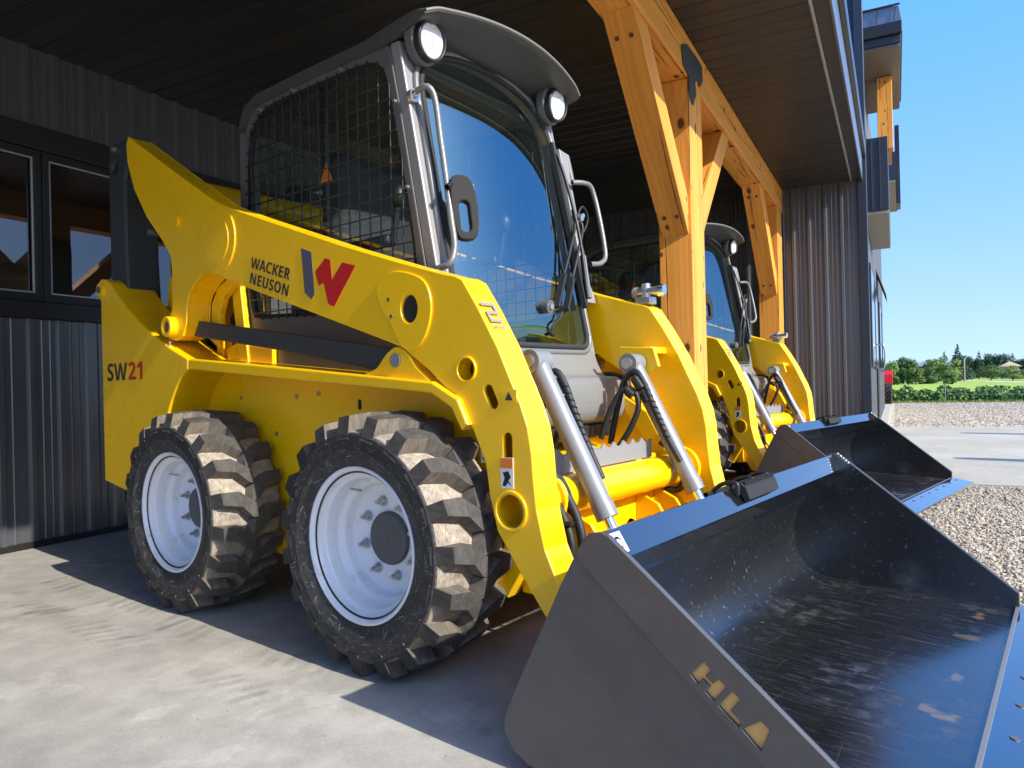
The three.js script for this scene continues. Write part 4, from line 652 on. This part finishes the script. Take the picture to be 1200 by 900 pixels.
  for (const s of [1, -1]) {
    const strip = [[0.868, 0.530], [0.895, 0.534], [0.912, 0.528], [1.461, 0.090], [1.461, 0.026], [1.38, 0.024], [0.857, 0.462], [0.835, 0.487]];
    add('side_plate', ex(side, s * (W2 - 0.012), s * (W2 - 0.005), 0.0015, s > 0 ? cutH : []), mBucketSide, bk);
    add('wear_strip', ex(strip, s * (W2 - 0.0045), s * W2, 0.0015, s > 0 ? cutH : []), mBucketSide, bk);
    add('inner_plate', ex(inset(side, 0.002), s * (W2 - 0.018), s * (W2 - 0.0125), 0.001), s > 0 ? mBucketIn : mBucketIn, bk);
    if (s > 0) add('bare_backing', ex([TP(-0.01, -0.01), TP(0.17, -0.01), TP(0.17, 0.05), TP(-0.01, 0.05)], W2 - 0.0085, W2 - 0.0068, 0), mRust, bk);
    const wl = []; if (s < 0) for (let i = 0; i < 5; i++) wl.push(new THREE.SphereGeometry(0.006, 6, 5).translate(0.905 + i * 0.009, 0.533 - i * 0.008, s * (W2 - 0.024))); if (s < 0) add('weld_bead', merge(wl), mSteel, bk);
  }
  // cut-out edges for the backing: the bare plate lies behind the letters
  const inner = smooth([[0.898, 0.472], [0.868, 0.450], [0.806, 0.385], [0.760, 0.315], [0.739, 0.255], [0.738, 0.195], [0.752, 0.140], [0.785, 0.090], [0.825, 0.068], [0.862, 0.060]], false, 4);
  const outer = inner.map(([x, y], i) => { const a = inner[Math.max(0, i - 1)], b = inner[Math.min(inner.length - 1, i + 1)]; const l = Math.hypot(b[0] - a[0], b[1] - a[1]); const n = [(b[1] - a[1]) / l, -(b[0] - a[0]) / l]; return [x + n[0] * 0.010, y + n[1] * 0.010]; }).reverse();
  const W3 = W2 - 0.0185;
  const shell = new THREE.ExtrudeGeometry(poly([...inner, ...outer]), { depth: 2 * W3, bevelEnabled: false }); shell.translate(0, 0, -W3); add('back_shell', shell, mBucketIn, bk);
  add('floor', ex([[0.862, 0.0605], [1.455, 0.036], [1.455, 0.022], [0.86, 0.046]], -W3, W3, 0.001), mBucketFloor, bk);
  add('cutting_edge', ex([[1.456, 0.044], [1.475, 0.044], [1.600, 0.020], [1.602, 0.012], [1.456, 0.018]], -W2 - 0.004, W2 + 0.004, 0.002), mBucketRail, bk);
  add('weld_seam', bar([1.456, 0.041, -W3], [1.456, 0.041, W3], 0.012, 0.008), std(lin(0.16, 0.16, 0.155), 0.4), bk);
  for (let i = 0; i < 9; i++) add('bolt', cyl([1.505, 0.034, -0.78 + i * 0.195], [1.506, 0.0405, -0.78 + i * 0.195], 0.012, 0.010, 8), mHub, bk);
  add('top_rail', ex([[0.866, 0.524], [0.886, 0.530], [0.9185, 0.4775], [0.914, 0.470], [0.900, 0.466], [0.858, 0.480]], -W3, W3, 0.003), mBucketRail, bk);
  add('back_brace', ex([[0.862, 0.478], [0.902, 0.470], [0.835, 0.40], [0.80, 0.39]], -W3, W3, 0.002), mBucketRail, bk);
  for (const z of [-0.45, 0.45]) add('hook_plate', ex([[0.80, 0.37], [0.86, 0.475], [0.83, 0.48], [0.74, 0.36]], z - 0.2, z + 0.2, 0.002), mBucketRail, bk);
  { const st = part('step_pad', bk); add('pad', ex([[0.892, 0.532], [0.914, 0.492], [0.930, 0.502], [0.920, 0.532], [0.900, 0.547]], -0.085, 0.155, 0.004), mBlackMatte, st); const rg = []; for (let i = 0; i < 16; i++) rg.push(box(0.897, 0.916, 0.538, 0.547, -0.08 + i * 0.0148, -0.073 + i * 0.0148, 0)); add('pad_ribs', merge(rg), mRubber, st); for (const z of [-0.06, 0.06, 0.18]) add('rung', tube([[0.905, 0.515, z], [0.902, 0.545, z], [0.86, 0.540, z], [0.825, 0.505, z], [0.815, 0.46, z]], 0.006), mBlackPlastic, st); add('rail_rod', tube([[0.832, 0.515, -0.08], [0.832, 0.515, 0.22]], 0.007), mBlackPlastic, st); }
  { const dc = part('maker_mark', bk); const c = [0.9025, 0.5037]; const up = V(-0.526, 0.850, 0), nn = V(0.850, 0.526, 0), rr = V(0, 0, -1); const M = new THREE.Matrix4().makeBasis(rr, up, nn).setPosition(c[0] + 0.0012, c[1] + 0.0016, 0.818);
    const sq = poly([[-0.022, -0.022], [0.022, -0.022], [0.022, 0.022], [-0.022, 0.022]]); sq.holes.push(new THREE.Path(ring(0, 0, 0.014).map(p => new THREE.Vector2(p[0], p[1])))); const g1 = new THREE.ExtrudeGeometry(sq, { depth: 0.0008, bevelEnabled: false }); const c2 = poly(ring(0.002, -0.001, 0.0085)); const g2 = new THREE.ExtrudeGeometry(c2, { depth: 0.0008, bevelEnabled: false }); const g = merge([g1, g2]); g.applyMatrix4(M); add('mark', g, mWhite, dc); }
  // --- wheels
  wheel(L, 0, 1, 0.05); wheel(L, -WB, 1, 0.21); wheel(L, 0, -1, 0.1); wheel(L, -WB, -1, 0.3);
  return L;
}
const loader = makeLoader(numbered('skid_steer_loader'), 'yellow skid steer loader standing two bays from the ribbed metal end wall');
loader.rotation.y = -TH; scene.add(loader);
const loader2 = loader.clone(); loader2.name = numbered('skid_steer_loader'); tag(loader2, 'yellow skid steer loader parked beside the ribbed metal end wall behind the timber post', 'skid steer loader', 'yellow skid steer loaders under the porch');
loader2.position.set(-0.033, 0, -3.62); loader2.rotation.y = -0.258; scene.add(loader2);


// ---------------------------------------------------------------- vegetation and far things
const leafMats = [[0.065, 0.115, 0.025], [0.10, 0.165, 0.03], [0.035, 0.075, 0.03], [0.145, 0.215, 0.04], [0.045, 0.09, 0.03]].map(c => std(lin(...c), 0.85, 0, { side: THREE.DoubleSide }));
const mBark = std(lin(0.07, 0.055, 0.04), 0.95);
function leafCloud(blobs, n, size, seed, flat = 0.4) { // quads scattered through ellipsoids, denser near the surface
  const r = mulberry(seed), pos = []; const tot = blobs.reduce((s, b) => s + b[3] * b[4], 0); const a = V(), b = V(), nrm = V();
  for (const [cx, cy, cz, rx, ry] of blobs) { const m = Math.max(4, Math.round(n * rx * ry / tot)); for (let i = 0; i < m; i++) {
    nrm.set(r() * 2 - 1, r() * 2 - 1, r() * 2 - 1).normalize(); const k = Math.pow(r(), 0.4) * (0.85 + 0.3 * r()); const px = cx + nrm.x * rx * k, py = cy + nrm.y * ry * k, pz = cz + nrm.z * rx * k;
    nrm.set(nrm.x + (r() - 0.5) * 1.4, nrm.y + flat + (r() - 0.5) * 1.2, nrm.z + (r() - 0.5) * 1.4).normalize(); a.set(r() - 0.5, r() - 0.5, r() - 0.5).cross(nrm).normalize(); b.crossVectors(nrm, a); const s = size * (0.6 + 0.8 * r());
    const P = (u, v) => [px + a.x * u * s + b.x * v * s, py + a.y * u * s + b.y * v * s, pz + a.z * u * s + b.z * v * s];
    const A = P(-0.5, 0), B = P(0, -0.38), C = P(0.5, 0), D = P(0, 0.38); pos.push(...A, ...B, ...C, ...A, ...C, ...D); } }
  const g = new THREE.BufferGeometry(); g.setAttribute('position', new THREE.Float32BufferAttribute(pos, 3)); g.computeVertexNormals(); return g;
}
const BY = -0.1;
function broadTree(name, label, x, z, top, w, mat, seed, group) {
  const r = mulberry(seed), t = thing(name, label, name.includes('shrub') ? 'shrub' : 'tree', [x, BY, z], 0, group); const H = top - BY; const trunk = [cyl([0, 0, 0], [0.05 * H, H * 0.55, 0], 0.03 * H, 0.014 * H, 8)]; for (let i = 0; i < 5; i++) { const a = r() * 6.28; trunk.push(cyl([0, H * (0.2 + 0.06 * i), 0], [Math.cos(a) * w * 0.3, H * (0.5 + 0.07 * i), Math.sin(a) * w * 0.3], 0.012 * H, 0.005 * H, 5)); }
  add('trunk', merge(trunk), mBark, t); const bl = []; for (let i = 0; i < 16; i++) { const a = r() * 6.28, q = Math.sqrt(r()) * w * 0.36, y = H * (0.10 + 0.70 * r()); bl.push([Math.cos(a) * q, y, Math.sin(a) * q, w * (0.16 + 0.12 * r()), H * (0.12 + 0.09 * r())]); } bl.push([0, H * 0.88, 0, w * 0.16, H * 0.12]);
  add('crown', leafCloud(bl, 2600, 0.045 * H + 0.06, seed + 1), mat, t); return t;
}
function conifer(name, label, x, z, top, w, mat, seed, group) {
  const r = mulberry(seed), t = thing(name, label, 'tree', [x, BY, z], 0, group); const H = top - BY; add('trunk', cyl([0, 0, 0], [0, H, 0], 0.025 * H, 0.003 * H, 7), mBark, t); const bl = []; for (let i = 0; i < 13; i++) { const k = i / 12, rad = w * 0.5 * (1 - k) + 0.05, m = i < 9 ? 5 : 2; for (let j = 0; j < m; j++) { const a = j / m * 6.28 + i * 1.3 + r(); bl.push([Math.cos(a) * rad * 0.6, H * (0.07 + 0.90 * k) - 0.02 * H * r(), Math.sin(a) * rad * 0.6, rad * 0.42 * (0.7 + 0.6 * r()) + 0.05, H * 0.045]); } }
  add('crown', leafCloud(bl, 2600, 0.035 * H + 0.05, seed + 1, -0.1), mat, t); return t;
}
const GF = 'trees and bushes beyond the field';

broadTree('broadleaf_shrub', 'yellow green bush beside the red tractor beyond the field', 0.75, -90, 2.6, 2.6, leafMats[3], 1, GF);
broadTree('broadleaf_tree', 'dark green tree between the tractor and the grey roofed barn', 2.0, -98, 3.3, 3.0, leafMats[0], 2, GF);
broadTree('broadleaf_shrub', 'rounded mid green bush before the barn gable', 3.1, -88, 2.3, 2.2, leafMats[1], 3, GF);
broadTree('broadleaf_tree', 'dark tree against the left end of the barn roof', 2.9, -120, 3.6, 3.4, leafMats[4], 14, GF);
broadTree('broadleaf_shrub', 'low bush in front of the grey barn wall', 4.4, -92, 1.9, 2.4, leafMats[0], 15, GF);
broadTree('broadleaf_tree', 'large round light green tree beside the barn', 6.2, -97, 3.1, 4.0, leafMats[3], 4, GF);
broadTree('broadleaf_tree', 'dark round tree pressed against the light green tree', 5.0, -101, 2.9, 3.2, leafMats[4], 5, GF);
broadTree('broadleaf_shrub', 'small bush at the foot of the light green tree', 6.0, -84, 1.2, 1.3, leafMats[1], 6, GF);
conifer('conifer_tree', 'tallest pointed dark conifer behind the light green tree', 9.6, -127, 5.6, 3.6, leafMats[2], 7, GF);
conifer('conifer_tree', 'shorter pale conifer leaning behind the light green tree', 8.1, -132, 4.6, 3.8, leafMats[0], 8, GF);
{ const spots = [[14.0, -178, 5.2, 5], [15.6, -186, 5.0, 5], [17.2, -184, 6.0, 5], [19.4, -190, 5.6, 5.5], [21.6, -186, 5.4, 5], [24.0, -190, 5.4, 5.5], [26.2, -186, 5.0, 5], [28.6, -184, 5.4, 5], [31.2, -186, 5.5, 5.5], [34.5, -186, 5.6, 6]]; spots.forEach(([x, z, h, w], i) => (i % 3 === 2 ? conifer : broadTree)(i % 3 === 2 ? 'conifer_tree' : 'broadleaf_tree', i % 3 === 2 ? 'dark conifer in the tree line along the far drive' : 'dark broadleaf tree in the tree line along the far drive', x, z, h, w, leafMats[i % 2 ? 4 : 2], 40 + i, i % 3 === 2 ? 'conifers of the far tree line' : 'broadleaf trees of the far tree line')); }
[[13.3, -122, 2.3, 3.4, 1], [15.2, -116, 2.0, 3.2, 3], [17.0, -112, 1.8, 3.4, 1], [14.2, -84, 1.3, 2.8, 4], [16.6, -83, 1.4, 3.0, 4]].forEach(([x, z, h, w, k], i) => broadTree('broadleaf_shrub', 'low rounded bush beside the gravel farm drive', x, z, h, w, leafMats[k], 70 + i, 'bushes along the farm drive'));
broadTree('broadleaf_tree', 'leafy tree outside the open end of the porch, nearer the back wall', -9, 11, 6.5, 6, leafMats[1], 91, 'trees outside the porch end');
broadTree('broadleaf_tree', 'leafy tree outside the open end of the porch, farther from the back wall', -4.5, 15, 7, 6.5, leafMats[0], 92, 'trees outside the porch end');
{ const b = thing('barn', 'long low barn with pale grey metal roof beyond the field', 'barn', [6.6, BY, -130]); add('wall', box(-3.4, 3.4, 0, 2.1, -3, 3, 0.02), std(lin(0.20, 0.20, 0.21), 0.8), b); add('roof', ex([[-3.3, 2.0], [3.3, 2.0], [0, 3.3]], -3.7, 3.7, 0.02).rotateY(Math.PI / 2), std(lin(0.42, 0.43, 0.46), 0.5, 0.2), b); add('door', box(1.2, 2.6, 0, 1.8, 3.001, 3.05, 0.01), std(lin(0.12, 0.12, 0.13), 0.7), b); }
{ const b = thing('cottage', 'small cottage with tan hipped roof among the trees', 'house', [18.8, BY, -150]); add('wall', box(-1.2, 1.2, 0, 2.2, -1.2, 1.2, 0.02), std(lin(0.35, 0.33, 0.28), 0.8), b); const g = new THREE.ConeGeometry(2.3, 0.9, 4, 1); g.rotateY(Math.PI / 4); g.translate(0, 2.65, 0); add('roof', g, std(lin(0.40, 0.28, 0.18), 0.85), b); }
{ const p = thing('utility_pole', 'pale utility pole rising beside the dark conifer', 'pole', [9.3, BY, -111]); add('pole', cyl([0, 0, 0], [0, 3.0, 0], 0.10, 0.08, 8), mBeige, p); add('cap', cyl([0, 3.0, 0], [0, 3.12, 0], 0.11, 0.05, 8), mBeige, p); }
{ const g = new THREE.PlaneGeometry(1100, 160, 110, 12); g.rotateX(-Math.PI / 2); const p = g.attributes.position, n = fbm(900, 8, 4); for (let i = 0; i < p.count; i++) { const x = p.getX(i), z = p.getZ(i); p.setY(i, -0.4 + 9 * Math.max(0, 1 - (z / 80) ** 2) * (0.7 + 0.7 * n(x / 1100 + 0.5, 0.3)) + 2.2 * n(x / 1100 * 7 + 0.5, z / 160 + 0.5)); } g.computeVertexNormals(); g.translate(100, 0, -620); structure('far_hills', g, std(lin(0.05, 0.085, 0.05), 1)); }

{ // crop row along the field edge
  const r = mulberry(66), n = 15000, lf = new THREE.BufferGeometry(); lf.setAttribute('position', new THREE.Float32BufferAttribute([-0.5, 0, 0, 0, -0.05, -0.36, 0.5, 0, 0, -0.5, 0, 0, 0.5, 0, 0, 0, 0.04, 0.36], 3)); lf.computeVertexNormals();
  const im = new THREE.InstancedMesh(lf, std(lin(1, 1, 1), 0.7, 0, { side: THREE.DoubleSide }), n); im.name = 'crop_row'; im.userData = { kind: 'stuff', label: 'dense row of leafy dark green crop plants along the field edge', category: 'crop' };
  const m = new THREE.Matrix4(), q = new THREE.Quaternion(), e = new THREE.Euler(), c = new THREE.Color(); for (let i = 0; i < n; i++) { const x = -3 + 15 * r(), w = 0.33 + 0.05 * Math.sin(x * 5.1) + 0.05 * Math.sin(x * 11.7 + 2), y = -0.08 + Math.pow(r(), 0.7) * w * 1.35, z = -24.35 - 2.6 * r(); e.set((r() - 0.5) * 2.2, r() * 6.28, (r() - 0.5) * 2.2); q.setFromEuler(e); const s = 0.07 + 0.09 * r(); m.compose(V(x, y, z), q, V(s, s, s)); im.setMatrixAt(i, m); const k = 0.6 + 0.8 * r(); c.setRGB(0.085 * k, 0.17 * k, 0.03 * k); im.setColorAt(i, c); } im.castShadow = true; scene.add(im);
  const n2 = 14000, bl = new THREE.BufferGeometry(); bl.setAttribute('position', new THREE.Float32BufferAttribute([-0.06, 0, 0, 0.06, 0, 0, 0.02, 1, 0.25], 3)); bl.computeVertexNormals();
  const gm = new THREE.InstancedMesh(bl, std(lin(1, 1, 1), 0.8, 0, { side: THREE.DoubleSide }), n2); gm.name = 'grass_verge'; gm.userData = { kind: 'stuff', label: 'short bright grass verge between gravel and crop', category: 'grass' };
  for (let i = 0; i < n2; i++) { const x = -3 + 15 * r(), z = -23.45 - 1.2 * r(); e.set((r() - 0.5) * 0.8, r() * 6.28, 0); q.setFromEuler(e); const s = 0.05 + 0.07 * r(); m.compose(V(x, -0.1, z), q, V(s * 1.6, s * 1.5, s)); gm.setMatrixAt(i, m); const k = 0.7 + 0.6 * r(); c.setRGB(0.17 * k, 0.23 * k, 0.045 * k); gm.setColorAt(i, c); } scene.add(gm);
}
{ const f = thing('wire_fence', 'thin wire fence on slim stakes before the crop row', 'fence'); for (const x of [2.6, 6.4, 10.2]) add('stake', cyl([x, -0.1, -24.2], [x, 0.42, -24.2], 0.012, 0.012, 6), mFrameSilver, f); for (const y of [0.22, 0.38]) add('wire', tube([[2.6, y, -24.2], [4.5, y - 0.015, -24.2], [6.4, y, -24.2], [8.3, y - 0.015, -24.2], [10.2, y, -24.2]], 0.004, 4), mFrameSilver, f); }
{ // tractor half hidden by the main building
  const t = thing('tractor', 'red tractor with chunky chevron tyres beyond the main building', 'tractor', [0.55, -0.02, -23.0]);
  const rw = (parent, x, z, rad, wid) => { const w = part('wheel', parent); w.position.set(x, rad, z); w.rotation.y = Math.PI / 2; const b = revolve([[rad * 0.55, wid * 0.42], [rad * 0.75, wid * 0.5], [rad * 0.90, wid * 0.47], [rad * 0.94, wid * 0.4], [rad * 0.95, 0], [rad * 0.94, -wid * 0.4], [rad * 0.90, -wid * 0.47], [rad * 0.75, -wid * 0.5], [rad * 0.55, -wid * 0.42]], 40); add('tyre', b, mRubber, w); const lugs = []; for (const s of [1, -1]) for (let i = 0; i < 20; i++) { const a = (i + (s < 0 ? 0.5 : 0)) / 20 * 6.283; const g = new THREE.BoxGeometry(0.06, rad * 0.09, wid * 0.62); g.rotateX(s * 0.75).translate(rad * 0.965, 0, s * wid * 0.22); g.rotateZ(a); lugs.push(g); } add('tread', merge(lugs), std(lin(0.05, 0.045, 0.04), 0.85), w); add('rim', revolve([[rad * 0.56, wid * 0.4], [rad * 0.5, wid * 0.2], [rad * 0.2, wid * 0.1], [0.001, wid * 0.12]], 28), mWhite, w); add('rim', revolve([[0.001, -wid * 0.12], [rad * 0.2, -wid * 0.1], [rad * 0.5, -wid * 0.2], [rad * 0.56, -wid * 0.4]], 28), mWhite, w); };
  rw(t, 0.40, 0, 0.46, 0.36); rw(t, -0.40, 0, 0.46, 0.36); rw(t, 0.36, -1.5, 0.32, 0.22); rw(t, -0.36, -1.5, 0.32, 0.22);
  for (const s of [1, -1]) add('fender', ex([[-0.42, 0.60], [-0.40, 0.90], [-0.25, 1.03], [0.25, 1.03], [0.42, 0.86], [0.36, 0.84], [0.22, 0.98], [-0.22, 0.98], [-0.36, 0.86], [-0.36, 0.6]], s * 0.24, s * 0.60, 0.01).rotateY(Math.PI / 2).translate(0, 0, 0).applyMatrix4(new THREE.Matrix4()), mRed, t).rotation.y = 0;
  add('hood', box(-0.25, 0.25, 0.55, 1.0, -2.0, -0.75, 0.06, 3), mRed, t); add('chassis', box(-0.2, 0.2, 0.35, 0.6, -1.9, 0.3, 0.03), mBlackMatte, t); add('seat', merge([box(-0.2, 0.2, 0.85, 0.95, -0.15, 0.25, 0.03), box(-0.2, 0.2, 0.95, 1.25, 0.18, 0.26, 0.03)]), mSeat, t); add('roll_bar', tube([[-0.3, 0.6, 0.35], [-0.3, 1.5, 0.35], [-0.2, 1.75, 0.35], [0.2, 1.75, 0.35], [0.3, 1.5, 0.35], [0.3, 0.6, 0.35]], 0.025), mBlackPlastic, t); add('steering_wheel', new THREE.TorusGeometry(0.17, 0.015, 6, 20).rotateX(-1.0).translate(0, 1.15, -0.55), mBlackPlastic, t);
}
{ // bollards beside the path
  for (const [x, z, l] of [[3.3, -5.78, 'grey concrete bollard at the near edge of the concrete path'], [3.6, -9.45, 'grey concrete bollard at the far side of the concrete path']]) { const b = thing('bollard', l, 'bollard', [x, -0.004, z], 0, 'bollards on the concrete path'); add('shaft', revolve([[0.12, 0], [0.12, 0.92], [0.115, 0.95]], 24).rotateX(-Math.PI / 2), mPath, b); add('cap', revolve([[0.115, 0.95], [0.08, 1.0], [0.0005, 1.015]], 24).rotateX(-Math.PI / 2), mPath, b); }
}

renderer.render(scene, camera);
